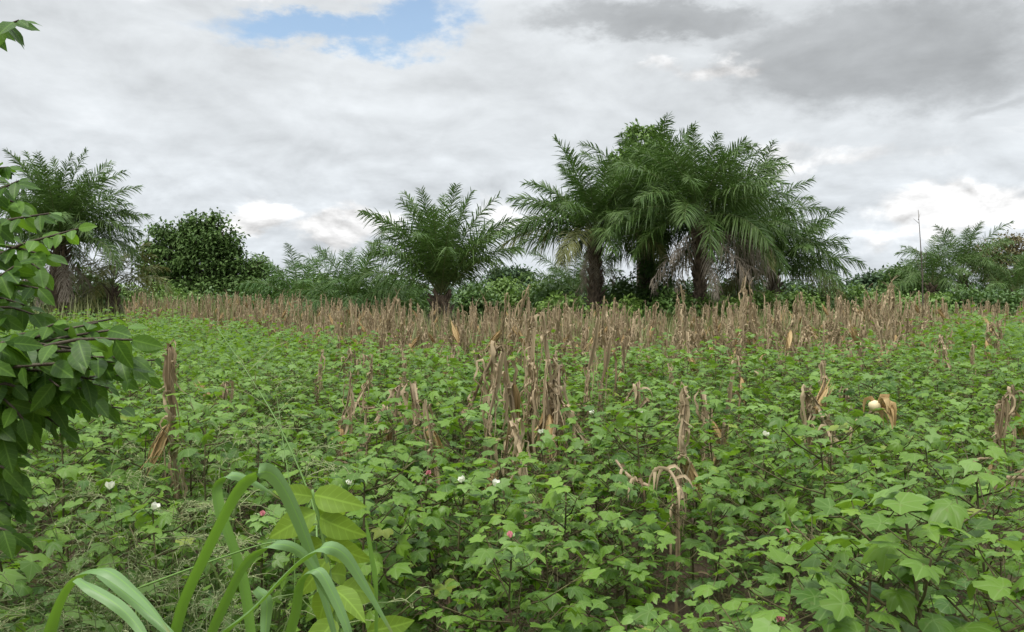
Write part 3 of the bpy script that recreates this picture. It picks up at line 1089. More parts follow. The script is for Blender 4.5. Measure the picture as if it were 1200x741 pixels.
fallen(P(993, 508, 4.7), P(1030, 478, 4.5), 0.009, 'maize stalk lying over the cotton with an opened pale cob in a round brown husk', True)
fallen(P(765, 572, 3.7), P(722, 540, 4.0), 0.009, 'broken grey maize stalk slanting down through the cotton, with a torn end')
fallen(P(800, 585, 3.4), P(765, 552, 3.6), 0.008, 'thin pale stick of maize crossing the cotton gap behind large leaves')
fallen(P(960, 482, 4.9), P(972, 512, 4.5), 0.008, 'short tan stalk piece tilted in the cotton below the crossed pair')
fallen(P(440, 478, 5.6), P(412, 470, 5.6), 0.010, 'toppled reddish-brown maize ear lying flat on the cotton')
fallen(P(1180, 560, 3.4), P(1215, 545, 3.3), 0.010, 'curved dry stalk poking in from the right edge over the cotton')

# ------------------------------------------------------------------ palms
def frond(origin, az, el, L, droop, rng, mats, parent, name='frond', lf=0.2, nl=62, plume=0.55, sag=0.75, wd=0.016, start=0.14, roll=0.0, label=None):
    nl = int(nl * 1.5)
    n = 22
    s = np.linspace(0, 1, n)
    e = el - droop * 1.12 * s ** 1.7
    a = az + rng.normal(0, 0.10) * s * 1.5
    d = np.stack([np.cos(e) * np.cos(a), np.cos(e) * np.sin(a), np.sin(e)], -1)
    pts = np.vstack([[0, 0, 0], np.cumsum((d[1:] + d[:-1]) / 2 * L / (n - 1), axis=0)])
    g = Geo()
    tube(g, pts, np.interp(s, [0, 0.1, 1], [0.045, 0.03, 0.006]) * L / 5, 4, 1)
    u = np.linspace(start, 0.995, nl)
    u = np.concatenate([u, u]) + rng.normal(0, 0.004, 2 * nl)
    u = np.clip(u, 0, 1)
    sg = np.concatenate([np.ones(nl), -np.ones(nl)])
    k = len(u)
    lf = lf * 1.22
    sag = sag * 1.5
    B = np.stack([np.interp(u, s, pts[:, c]) for c in range(3)], -1)
    T = norm(np.stack([np.interp(u, s, d[:, c]) for c in range(3)], -1))
    Zu = np.array([0, 0, 1.0])
    S0 = np.cross(T, Zu)
    hs = np.array([math.sin(az), -math.cos(az), 0])
    S0 = norm(S0 + hs * 0.25)
    N0 = norm(np.cross(S0, T))
    cr, sr = math.cos(roll), math.sin(roll)
    S, N = S0 * cr + N0 * sr, N0 * cr - S0 * sr
    fw = np.interp(u, [0, 0.5, 1], [0.35, 0.62, 1.35]) + rng.normal(0, 0.09, k)
    out = rng.normal(0.18, plume, k)
    D = norm(T * fw[:, None] + sg[:, None] * S * np.cos(out)[:, None] + N * np.sin(out)[:, None])
    prof = np.interp((u - start) / (1 - start), [0, 0.15, 0.4, 0.7, 1], [0.35, 0.75, 1.0, 0.82, 0.32])
    LL = L * lf * prof * rng.uniform(0.8, 1.1, k)
    sgv = sag * rng.uniform(0.4, 1.5, k)
    q = np.array([0, 0.35, 0.7, 1.0])
    PT = B[:, None] + D[:, None] * (LL[:, None] * q)[..., None]
    PT[..., 2] -= (LL * sgv)[:, None] * q ** 2 * 0.6
    W = norm(T - (T * D).sum(-1, keepdims=True) * D + rng.normal(0, 0.25, (k, 3)))
    wq = np.array([0.6, 1.0, 0.75, 0.05]) * wd * L / 5 * 1.6
    V = np.stack([PT - W[:, None] * wq[None, :, None], PT + W[:, None] * wq[None, :, None]], 2)  # k,4,2,3
    i = np.arange(3)
    qd = np.stack([i * 2, i * 2 + 1, i * 2 + 3, i * 2 + 2], -1)
    A = np.zeros((k, 4, 2, 3))
    A[..., 0] = q[None, :, None]
    A[..., 2] = rng.random(k)[:, None, None] * 0.7 + rng.random() * 0.3
    g.add(V, [(qd[None] + (np.arange(k) * 8)[:, None, None]).reshape(-1, 4)], A, 0)
    o = g.build(name, mats, parent)
    o.location = [float(c) for c in origin]
    if label:
        o['label'] = label
    return o


def palm_trunk(parent, H, r, lean, seed, boots=True):
    rng = np.random.default_rng(seed)
    g = Geo()
    t = np.linspace(0, 1, 9)
    pts = np.stack([lean[0] * t ** 1.4, lean[1] * t ** 1.4, -0.15 + (H + 0.15) * t], -1)
    tube(g, pts, np.interp(t, [0, 0.1, 0.8, 1], [r * 1.25, r, r * 0.95, r * 0.6]), 12)
    if boots:
        nb = int(max(H, 0.8) * 26)
        for k in range(nb):
            u = (k + 0.5) / nb
            a = k * 2.399 + rng.normal(0, 0.1)
            b = np.array([np.interp(u, t, pts[:, c]) for c in range(3)])
            o = np.array([math.cos(a), math.sin(a), 0])
            rr = r * (1.0 - 0.2 * u)
            L = rng.uniform(0.18, 0.42)
            p0 = b + o * rr * 0.8
            p1 = p0 + (o * rng.uniform(0.35, 0.75) + [0, 0, 0.75]) * L
            tube(g, [p0, (p0 + p1) / 2 - [0, 0, 0.02], p1], [0.085, 0.06, 0.03], 4, 0, rng.random())
    g.build('trunk', M['palm_trunk'], parent)
    return pts[-1]


def palm(px, d, py_crown, L, nf, label, seed, el=(82, -18), droop=(0.35, 1.35), dead=0, dead_L=None, trunk_r=0.27, lean=(0, 0),
         mats=('palm', 'rachis'), lf=0.2, nl=60, yellow=0, dead_el=(-35, -80), az0=0.0, sag=0.5, extra=(), crown_lift=0.25, name='oil_palm', group=None, cat='palm tree'):
    rng = np.random.default_rng(seed)
    x = (px - 600) / F * d
    zg = float(h(x, d))
    Hc = P(px, py_crown, d)[2] - zg
    t = thing(name, label, cat, (x, d, zg), 0, group)
    Hc = max(Hc, 0.3)
    top = palm_trunk(t, Hc, trunk_r, lean, seed + 1)
    mm = [M[mats[0]], M[mats[1]]]
    for k in range(nf):
        u = (k + 0.5) / nf
        az = az0 + k * 2.399963 + rng.normal(0, 0.12)
        e = R(el[0] + (el[1] - el[0]) * u ** 0.9) + rng.normal(0, 0.07)
        dr = droop[0] + (droop[1] - droop[0]) * u + rng.normal(0, 0.1)
        o = np.array([top[0] + math.cos(az) * trunk_r * 0.5 * u, top[1] + math.sin(az) * trunk_r * 0.5 * u, top[2] + crown_lift * (1 - u)])
        m2, lab = mm, None
        if k >= nf - yellow:
            m2, lab = [M['palm_yellow'], M['rachis']], 'yellowing frond'
        frond(o, az, e, L * rng.uniform(0.85, 1.08) * (0.8 if u < 0.1 else 1), max(dr, 0.1), rng, m2, t, lf=lf, nl=nl, sag=sag * (0.6 + 0.8 * u), roll=rng.normal(0, 0.3), label=lab)
    for az, e, ll, dr in extra:       # fronds that give the crown its outline
        frond(np.array([top[0], top[1], top[2] + 0.1]), az, R(e), ll, dr, rng, mm, t, lf=lf, nl=nl, sag=sag)
    dl = dead_L or L * 0.8
    for k in range(dead):
        az = az0 + 1 + k * 2.399963 + rng.normal(0, 0.3)
        e = R(rng.uniform(*sorted(dead_el)))
        o = np.array([top[0] + math.cos(az) * trunk_r * 0.8, top[1] + math.sin(az) * trunk_r * 0.8, top[2] - 0.1 - rng.uniform(0, 0.25) * min(Hc, 2)])
        frond(o, az, e, min(dl * rng.uniform(0.7, 1.05), o[2] / max(0.2, math.sin(-e + 0.35)) if e < 0 else dl), rng.uniform(0.2, 0.6), rng, [M['palm_dry'], M['palm_dry']], t,
              name='dead_frond', lf=lf * 0.8, nl=int(nl * 0.45), plume=0.7, sag=1.1, label='dry grey-brown frond hanging down')
    return t


# az of a frond: 0 = to the right, pi = to the left, pi/2 = away
palm(70, 28, 288, 3.1, 54, 'oil palm with a few upright plumes behind the dark-leaved shrub', 21, el=(86, 15), droop=(0.35, 1.35), dead=14, dead_L=2.0, lf=0.17, nl=56, az0=0.4,
     extra=((0.15, 52, 3.1, 1.5), (0.1, 35, 2.7, 1.3), (2.9, 74, 3.4, 0.35), (0.5, 82, 3.3, 0.3), (0.2, 66, 3.3, 0.7), (2.6, 55, 3.0, 1.0)))
palm(517, 24, 346, 3.0, 38, 'medium oil palm with an open fountain crown on a short shaggy stem', 33, el=(85, 42), droop=(0.35, 0.9), dead=12, dead_L=1.3, trunk_r=0.24, lf=0.19, nl=52,
     dead_el=(-50, -85), mats=('palm', 'rachis'), az0=1.0, extra=((0.1, 62, 3.3, 0.9), (PI, 66, 3.4, 0.9), (0.3, 48, 2.9, 0.9), (2.9, 50, 2.9, 1.1)))
palm(415, 26, 364, 2.3, 28, 'low bushy young palm without a stem, between the mango tree and the fountain palm', 45, el=(80, 15), droop=(0.4, 1.2), dead=5, dead_L=0.9, trunk_r=0.16, lf=0.24, nl=42, mats=('palm_young', 'rachis'))
palm(132, 30, 338, 2.4, 18, 'small thin palm with drooping washed-out fronds, left of the mango tree', 52, el=(80, 0), droop=(0.4, 1.5), dead=6, dead_L=1.2, trunk_r=0.15, mats=('palm_yellow', 'rachis'), nl=44)
palm(697, 32, 276, 3.5, 34, 'leftmost tall palm of the big clump, with a brown stem hung with dry leaf bases', 61, el=(82, 4), droop=(0.3, 1.15), dead=9, dead_L=2.0, trunk_r=0.22, yellow=5, az0=0.3,
     extra=((PI, 20, 3.6, 0.9), (2.9, 38, 3.5, 0.8), (3.3, 2, 3.4, 0.6), (2.7, 52, 3.6, 0.7)), dead_el=(-60, -85))
palm(758, 34, 250, 3.9, 40, 'tallest palm of the big clump, its stem wrapped in green creeper', 72, el=(84, -8), droop=(0.45, 1.15), dead=4, dead_L=2.4, trunk_r=0.27, az0=1.3, lf=0.19)
palm(822, 30, 256, 3.7, 48, 'dense dark palm of the big clump, with a bare dark stem and grey dead fronds', 83, el=(82, -8), droop=(0.45, 1.15), dead=0, trunk_r=0.19, az0=2.0, lean=(-0.15, 0), lf=0.19)
palm(872, 34, 276, 3.6, 36, 'right shoulder palm of the big clump, half hidden by the dense dark palm', 94, el=(80, -4), droop=(0.3, 1.1), dead=1, dead_L=2.2, yellow=4, az0=0.7, lf=0.19)
palm(907, 35, 322, 3.5, 28, 'low spreading palm with a short dark stem at the right end of the big clump', 105, el=(70, 4), droop=(0.4, 1.2), dead=6, dead_L=1.8, yellow=3, az0=0.2,
     extra=((0.0, 30, 3.4, 1.3), (0.15, 48, 3.6, 1.3), (0.05, 14, 3.2, 1.0)))
palm(672, 38, 345, 2.8, 18, 'small palm behind the clump, its fronds arching out under the leftmost tall palm', 111, el=(75, 10), droop=(0.5, 1.4), trunk_r=0.2)
palm(350, 31, 360, 2.4, 18, 'tuft-like young palm just right of the mango tree', 118, el=(80, 20), droop=(0.4, 1.1), trunk_r=0.15, mats=('palm_young', 'rachis'), nl=44)
palm(1128, 38, 322, 2.8, 22, 'palm with upright feathery fronds beside the brown-leaved tree', 121, el=(84, 10), droop=(0.4, 1.3), trunk_r=0.22, nl=50, dead=4, dead_L=1.2)
palm(1092, 37, 335, 2.6, 18, 'rounded dark palm right behind the tall bare stem', 129, el=(80, 10), droop=(0.5, 1.4), trunk_r=0.2, nl=50)
palm(1190, 36, 345, 2.4, 16, 'dark young palm at the right edge below the brown-leaved tree', 133, el=(80, 15), droop=(0.5, 1.3), trunk_r=0.2, nl=46)

# grey dead fronds hanging from the dense dark palm, as parts of it
pk = [o for o in C.objects if o.get('label', '').startswith('dense dark palm')][0]
rngd = np.random.default_rng(77)
zt = P(822, 275, 31)[2] - pk.location[2]
for az, e, ll, dr in ((-0.2, 4, 2.9, 0.8), (-0.4, -10, 3.1, 0.7), (-0.1, -16, 2.9, 0.9), (-0.7, -22, 2.9, 0.5), (-0.55, 2, 2.8, 1.2), (-0.9, -30, 2.8, 0.5), (PI + 0.5, -24, 2.6, 0.6), (PI + 0.3, -38, 2.6, 0.4),
                      (-1.4, -44, 2.7, 0.3), (-0.3, -36, 2.9, 0.4), (-0.2, -52, 2.6, 0.2), (-1.1, -58, 2.7, 0.2), (PI + 0.7, -56, 2.5, 0.2), (-0.5, -5, 3.1, 1.3), (PI + 0.9, -10, 2.2, 0.9)):
    frond(np.array([0.1 * math.cos(az) - 0.12, 0.2 * math.sin(az), zt + rngd.uniform(-0.45, 0.1)]), az, R(e), ll, dr, rngd, [M['palm_dry'], M['palm_dry']], pk,
          name='dead_frond', lf=0.13, nl=24, plume=0.7, sag=1.2, label='dry grey-brown frond hanging down')

# ------------------------------------------------------------------ trees and bushes
def crown_geo(lobes, n, leaf, seed, shape=DIAMOND, clump=0.3, droop=0.3, per=36):
    """leaves in clumps through and over the lobes (centre, radii)"""
    rng = np.random.default_rng(seed)
    g = Geo()
    vol = np.array([r[0] * r[1] * r[2] for c, r in lobes]) ** 0.8
    vol = vol / vol.sum()
    for (c, r), fr in zip(lobes, vol):
        k = max(3, int(n * fr / per))
        u = rdir(rng, k)
        rad = rng.uniform(0.45, 1.0, k) ** 0.6
        cc = np.array(c) + u * rad[:, None] * np.array(r)
        cs = clump * rng.uniform(0.55, 1.35, k)
        cnt = rng.integers(int(per * 0.5), int(per * 1.5), k)
        idx = np.repeat(np.arange(k), cnt)
        off = rng.normal(0, 0.5, (len(idx), 3)) * cs[idx][:, None]
        off[:, 2] *= 0.7
        pos = cc[idx] + off
        pos[:, 2] = np.maximum(pos[:, 2], 0.02)
        tip = rdir(rng, len(idx)) + norm(off) * 0.6
        tip[:, 2] -= droop
        up = rdir(rng, len(idx)) * 0.6 + np.array([0, 0, 1.0])
        tone = np.clip(rng.random(k)[idx] * 0.5 + rng.random(len(idx)) * 0.5, 0, 1)
        scatter(g, shape[0], shape[1], pos, frames(tip, up), leaf * rng.uniform(0.7, 1.3, len(idx)), rng, 0, tone)
    return g


def tree(name, px, d, lobes_px, n, leaf, mat, label, cat, seed, trunk_r=0.15, fork=0.35, shape=DIAMOND, clump=0.35, group=None, limbs=True, trunk_name='trunk', depth=0.8, droop=0.3):
    """lobes_px: (px, py, half width px, half height px) seen at that distance"""
    x0 = (px - 600) / F * d
    z0 = float(h(x0, d)) - 0.03
    t = thing(name, label, cat, (x0, d, z0), 0, group)
    rng = np.random.default_rng(seed)
    k = d / F
    lobes = []
    if name == 'mango_tree':
        lobes_px = [(a_, b_, c_ * 0.95, d_ * 0.86) for a_, b_, c_, d_ in lobes_px]
    for lx, ly, hw, hh in lobes_px:
        c = P(lx, ly, d) - np.array([x0, d, z0])
        c[1] += rng.uniform(-0.3, 0.3) * hw * k
        lobes.append((c, (hw * k, hw * k * depth, hh * k)))
    crown_geo(lobes, n, leaf, seed, shape, clump, droop).build('crown' if trunk_name == 'trunk' else 'foliage', M[mat], t)
    g = Geo()
    zmax = max(c[2] for c, r in lobes)
    f = np.array([0, 0, zmax * fork])
    tube(g, [[0, 0, -0.1], f * 0.5 + rng.normal(0, 0.04, 3), f], [trunk_r * 1.3, trunk_r, trunk_r * 0.85], 8)
    for c, r in lobes:
        tube(g, catmull([f * rng.uniform(0.6, 1), (f + c) / 2 + rng.normal(0, 0.1, 3), c + np.array([0, 0, r[2] * 0.4])], 6), np.linspace(trunk_r * 0.6, trunk_r * 0.12, 6), 5)
        for q in range(4):
            e = c + rdir(rng, 1)[0] * np.array(r) * 0.85
            tube(g, catmull([(f + c) / 2, (c + e) / 2 + rng.normal(0, 0.06, 3), e], 5), np.linspace(trunk_r * 0.3, trunk_r * 0.06, 5), 4)
    g.build(trunk_name, M['bark'], t)
    return t


tree('mango_tree', 245, 45, [(240, 259, 19, 13), (216, 268, 16, 11), (262, 276, 20, 16), (232, 282, 32, 23), (195, 272, 17, 11), (181, 288, 18, 13), (205, 302, 27, 23), (240, 306, 34, 25), (269, 296, 15, 15),
                             (276, 318, 25, 20), (301, 313, 17, 13), (309, 329, 17, 17), (285, 338, 27, 15), (185, 318, 20, 17), (205, 336, 30, 17), (240, 339, 37, 17), (171, 304, 10, 8)],
     24000, 0.22, 'mango', 'large dark round-headed mango tree beyond the field', 'tree', 201, 0.35, 0.3, DIAMOND, 0.5, droop=0.6)
tree('broadleaf_tree', 752, 39, [(752, 170, 24, 24), (735, 200, 24, 26), (765, 195, 26, 28), (750, 240, 34, 34)], 9000, 0.22, 'bush_light', 'green broadleaf tree whose top shows over the tallest palm', 'tree', 203, 0.2, 0.6)
tree('broadleaf_tree', 1180, 46, [(1172, 298, 24, 16), (1195, 292, 30, 18), (1150, 306, 18, 14), (1210, 312, 30, 22), (1180, 318, 30, 14)], 7000, 0.2, 'brown_leaf', 'brown-leaved thin-crowned tree at the right edge', 'tree', 205, 0.2, 0.5, DIAMOND, 0.5)
tree('broadleaf_tree', 597, 95, [(597, 323, 24, 5), (610, 328, 14, 5), (582, 328, 10, 5)], 3500, 0.45, 'far_tree', 'flat-topped far tree between the fountain palm and the big clump', 'tree', 207, 0.3, 0.7, DIAMOND, 0.9)
tree('broadleaf_tree', 1022, 85, [(1020, 331, 18, 7), (1036, 335, 12, 7), (1005, 336, 10, 6)], 3500, 0.4, 'far_tree', 'small round far tree, right of the low spreading palm', 'tree', 209, 0.3, 0.6, DIAMOND, 0.9)
tree('broadleaf_tree', 1062, 52, [(1062, 326, 20, 14), (1050, 338, 20, 12), (1080, 338, 20, 14)], 6000, 0.24, 'mango', 'dark low tree behind the tall bare stem', 'tree', 211, 0.18, 0.5)

# creeper on the tallest palm's stem
tree('climbing_creeper', 762, 33.2, [(762, 300, 18, 22), (764, 330, 22, 24), (766, 358, 26, 22), (760, 380, 28, 18)], 7000, 0.13, 'bush', 'leafy green creeper wrapped thickly round the tallest palm stem', 'creeper', 213, 0.04, 0.9, DIAMOND, 0.35, trunk_name='vine_stem')

BUSHES = [  # px, top py, half width px, distance, material
    (-20, 338, 50, 33, 'bush'), (108, 332, 28, 32, 'mango'), (30, 345, 40, 31, 'bush'), (150, 348, 34, 34, 'bush_light'), (185, 345, 30, 40, 'bush_light'), (325, 338, 24, 38, 'bush'),
    (372, 336, 28, 36, 'bush_light'), (455, 338, 30, 33, 'bush'), (478, 332, 22, 40, 'bush'), (560, 340, 24, 33, 'bush'), (590, 334, 24, 36, 'bush_light'), (618, 336, 26, 34, 'bush_light'),
    (648, 340, 26, 33, 'bush'), (730, 334, 22, 34, 'bush'), (790, 338, 24, 36, 'bush'), (852, 338, 24, 38, 'bush'), (880, 344, 26, 33, 'bush_light'), (945, 346, 28, 35, 'bush_light'), (975, 338, 26, 40, 'bush'),
    (1005, 344, 30, 36, 'bush_light'), (1040, 348, 30, 34, 'bush_light'), (1085, 352, 32, 33, 'bush_light'), (1130, 346, 34, 34, 'bush'), (1165, 348, 30, 33, 'bush'), (1205, 345, 34, 33, 'bush'), (660, 352, 26, 30, 'bush_light'), (728, 356, 24, 29.5, 'bush_light'), (788, 352, 26, 29, 'bush'), (850, 350, 28, 29, 'bush_light'), (888, 352, 28, 29.5, 'bush_light'), (935, 350, 30, 30, 'bush_light'), (1060, 356, 30, 30, 'bush_light'), (250, 352, 34, 36, 'bush'), (215, 352, 30, 35, 'bush_light'), (285, 354, 30, 36, 'bush'),
]
for i, (px, pt, hw, d, mt) in enumerate(BUSHES):
    dark = 'pale green' if mt == 'bush_light' else ('blackish green' if mt == 'mango' else 'dark green')
    lab = '%s bush in the scrub strip between the dry maize and the palms' % dark
    if mt == 'mango':
        lab = 'blackish green round bush between the plume palm and the small thin palm'
    pt -= 7 + (9 if 320 < px < 500 or px < 200 else 0)
    bot = 348 + 1.55 / d * F
    cy = (pt + bot) / 2
    tree('bush', px, d, [(px, cy, hw, (bot - pt) / 2), (px - hw * 0.5, cy + 6, hw * 0.6, (bot - pt) * 0.38), (px + hw * 0.55, cy + 4, hw * 0.55, (bot - pt) * 0.42)],
         4200, 0.17, mt, lab, 'bush', 300 + i, 0.05, 0.4, DIAMOND, 0.38, 'bushes of the scrub strip' if mt != 'mango' else None, trunk_name='stem')


def treeline():
    rng = np.random.default_rng(31)
    lobes = []
    for k in range(150):
        y = rng.uniform(60, 120)
        x = rng.uniform(-0.85, 0.85) * y
        hh = rng.uniform(0.9, 1.9) + (y - 60) / 60 * 0.6
        lobes.append((np.array([x, y, hh * 0.8]), (rng.uniform(2.5, 6), 3, hh)))
    g = crown_geo(lobes, 60000, 0.5, 32, DIAMOND, 0.9)
    tag(g.build('distant_scrub', M['far_tree']), 'low far-off scrub closing the view behind the palms', 'scrub', kind='stuff')


treeline()


def tall_grass():
    rng = np.random.default_rng(41)
    g = Geo()
    n = 26000
    px = rng.uniform(-150, 1350, n)
    e = edge_y(px)
    y = e + 1 + rng.uniform(0, 12, n)
    x = (px - 600) / F * y
    clump = np.sin(x * 1.7 + 2 * np.sin(y)) + np.sin(y * 2.1 + x * 0.6)
    keep = clump + rng.normal(0, 0.8, n) > 0.2
    x, y = x[keep], y[keep]
    n = len(x)
    z = h(x, y)
    H = rng.uniform(0.7, 1.5, n) * np.where(np.abs(600 + F * x / y - 180) < 100, 1.15, 1.0)
    a = rng.uniform(0, 6.28, n)
    b = rng.uniform(0.05, 0.5, n)
    q = np.array([0, 0.4, 0.75, 1.0])
    PT = np.stack([x[:, None] + (np.cos(a) * b)[:, None] * q ** 2, y[:, None] + (np.sin(a) * b)[:, None] * q ** 2, z[:, None] + H[:, None] * (q - 0.25 * q ** 3 * b[:, None])], -1)
    W = np.stack([-np.sin(a), np.cos(a), 0 * a], -1) * rng.uniform(0.008, 0.018, n)[:, None]
    wq = np.array([0.7, 1, 0.7, 0.05])
    V = np.stack([PT - W[:, None] * wq[None, :, None], PT + W[:, None] * wq[None, :, None]], 2)
    i = np.arange(3)
    qd = np.stack([i * 2, i * 2 + 1, i * 2 + 3, i * 2 + 2], -1)
    A = np.zeros((n, 4, 2, 3))
    A[..., 2] = rng.random(n)[:, None, None]
    g.add(V, [(qd[None] + (np.arange(n) * 8)[:, None, None]).reshape(-1, 4)], A)
    tag(g.build('tall_grass', M['tall_grass']), 'tall yellow-green grass growing behind the dry maize', 'grass', kind='stuff')


tall_grass()

# tall bare stem
def bare_stem():
    d = 28
    b = P(1082, 400, d)
    x, y = b[0], d
    zg = float(h(x, y))
    t = thing('dead_sapling', 'tall thin leafless stem sticking up above the right-hand scrub', 'dead tree', (x, y, zg))
    o = np.array([x, y, zg])
    pts = [P(1082, 385, d) - o, P(1081, 330, d) - o, P(1079, 290, d) - o, P(1076, 246, d) - o]
    pts[0][2] = -0.1
    g = Geo()
    tube(g, catmull(pts, 10), np.linspace(0.030, 0.007, 10), 6)
    g.build('stem', M['deadwood'], t)
    for (a, c) in (((1076, 258), (1080, 250)), ((1077, 262), (1072, 256)), ((1080, 300), (1074, 292)), ((1080, 305), (1087, 296)), ((1081, 325), (1074, 300)), ((1081, 330), (1088, 290))):
        g2 = Geo()
        tube(g2, [P(*a, d) - o, P(*c, d) - o + [0, 0.1, 0]], [0.008, 0.004], 4)
        g2.build('twig', M['deadwood'], t)


bare_stem()

# ------------------------------------------------------------------ dark-leaved shrub at the left
def shrub():
    rng = np.random.default_rng(51)
    base = np.array([-1.5, 2.05, 0.0])
    t = thing('broadleaf_shrub', 'dark glossy-leaved shrub reaching in from the left edge', 'shrub', (base[0], base[1], float(h(base[0], base[1]))))
    o = np.array(t.location)
    gb, gf, gy = Geo(), Geo(), Geo()
    hub = [P(-110, 640, 1.95), P(-120, 430, 1.95), P(-110, 260, 1.9), P(-80, 60, 1.85)]
    trunk = np.array([base] + hub)
    tube(gb, catmull(trunk, 16) - o, np.linspace(0.028, 0.009, 16), 7)
    tw = []   # from hub index, list of (px,py,d), leaf length m, young?
    tw += [(2, [(-30, 300, 1.8), (30, 285, 1.75), (92, 268, 1.7)], 0.075, 1), (2, [(-40, 270, 1.85), (10, 258, 1.8), (60, 250, 1.75)], 0.075, 0),
           (2, [(-40, 240, 1.9), (0, 222, 1.85), (22, 212, 1.8)], 0.075, 0), (2, [(-50, 320, 1.8), (0, 330, 1.75), (45, 338, 1.7)], 0.08, 0),
           (2, [(-30, 290, 1.9), (20, 300, 1.85), (50, 318, 1.85)], 0.08, 1), (2, [(-60, 220, 1.9), (-10, 200, 1.9), (10, 196, 1.9)], 0.07, 0),
           (3, [(-40, 40, 1.7), (0, 32, 1.65), (22, 24, 1.62)], 0.065, 0), (2, [(-50, 350, 1.7), (-10, 330, 1.7), (20, 310, 1.7)], 0.08, 0)]
    for ex, ey in ((40, 395), (75, 385), (115, 378), (150, 384), (172, 440), (150, 430), (128, 455), (125, 485), (95, 470), (70, 500), (48, 455), (20, 500), (8, 525), (30, 430),
                   (60, 430), (95, 425), (160, 405), (10, 400), (-10, 450), (50, 480), (105, 400), (20, 465), (75, 455), (-5, 420), (135, 410), (85, 440), (35, 500), (110, 445)):
        d1 = rng.uniform(1.5, 2.05)
        tw.append((1, [(-60 + ex * 0.1, 440 + (ey - 440) * 0.2, (1.9 + d1) / 2), (ex * 0.5 - 20, 425 + (ey - 430) * 0.55, d1), (ex, ey, d1)], 0.085 if ey > 395 else 0.088, 0))
    for ex, ey in ((20, 575), (5, 560), (28, 600), (0, 610), (-20, 580), (8, 590)):
        d1 = rng.uniform(1.6, 1.95)
        tw.append((0, [(-70, 590, 1.9), (ex * 0.5 - 25, ey - 15, d1), (ex, ey, d1)], 0.08, 0))
    for ex, ey in ((15, 345), (35, 360), (0, 370), (50, 372), (-10, 350), (10, 540), (-15, 520), (18, 555), (-5, 625), (22, 630), (-20, 500), (5, 300), (-15, 280), (25, 240), (55, 300)):
        d1 = rng.uniform(1.6, 2.0)
        tw.append((2 if ey < 380 else (1 if ey < 560 else 0), [(-70, ey + rng.uniform(-30, 20), 1.9), (ex * 0.5 - 25, ey - 12, d1), (ex, ey, d1)], 0.08, 1 if ey < 310 else 0))
    for k in range(60):       # the part of the shrub outside the picture
        hz = rng.integers(0, 4)
        tw.append((int(hz), [(rng.uniform(-190, -130), rng.uniform(100, 620), rng.uniform(1.8, 2.3)), (rng.uniform(-380, -160), rng.uniform(60, 640), rng.uniform(1.6, 2.6))], 0.085, 0))
    tw2 = []
    for hi, pl, L, young in tw[8:36]:
        tw2.append((hi, [(a + rng.uniform(-22, 22), b + rng.uniform(-18, 18), c + rng.uniform(-0.15, 0.15)) for a, b, c in pl], L, 0))
    for hi, pl, L, young in tw + tw2:
        p0 = hub[hi] + rng.normal(0, 0.03, 3)
        pts = catmull([p0] + [P(*q) for q in pl], 12)
        tube(gb, pts - o, np.linspace(0.006, 0.0018, 12), 4)
        nl = int(rng.integers(13, 18))
        for k in range(nl):
            u = 0.38 + 0.62 * k / (nl - 1)
            i = min(int(u * 11), 10)
            b = pts[i] + (pts[i + 1] - pts[i]) * (u * 11 - i) - o
            T = norm(pts[i + 1] - pts[i])
            sd = norm(np.cross(T, [0, 0, 1])) * (1 if k % 2 else -1)
            last = k == nl - 1
            tip = (T * (1.4 if last else 0.55) + sd * (0.1 if last else 0.85) + np.array([0, 0, rng.uniform(-1.1, 0.1)]) + rng.normal(0, 0.22, 3))
            up = np.array([0.05, -0.75, 0.8]) + rng.normal(0, 0.4, 3)
            tgt = gy if (young and u > 0.6) or rng.random() < 0.05 else gf
            scatter(tgt, OVATE[0], OVATE[1], b[None], frames(tip[None], up[None]), L * rng.uniform(0.45, 0.84) * (0.8 if last else 1), rng)
    gb.build('branches', M['shrub_bark'], t)
    gf.build('foliage', M['shrub'], t)
    gy.build('young_leaves', M['shrub_young'], t)


shrub()

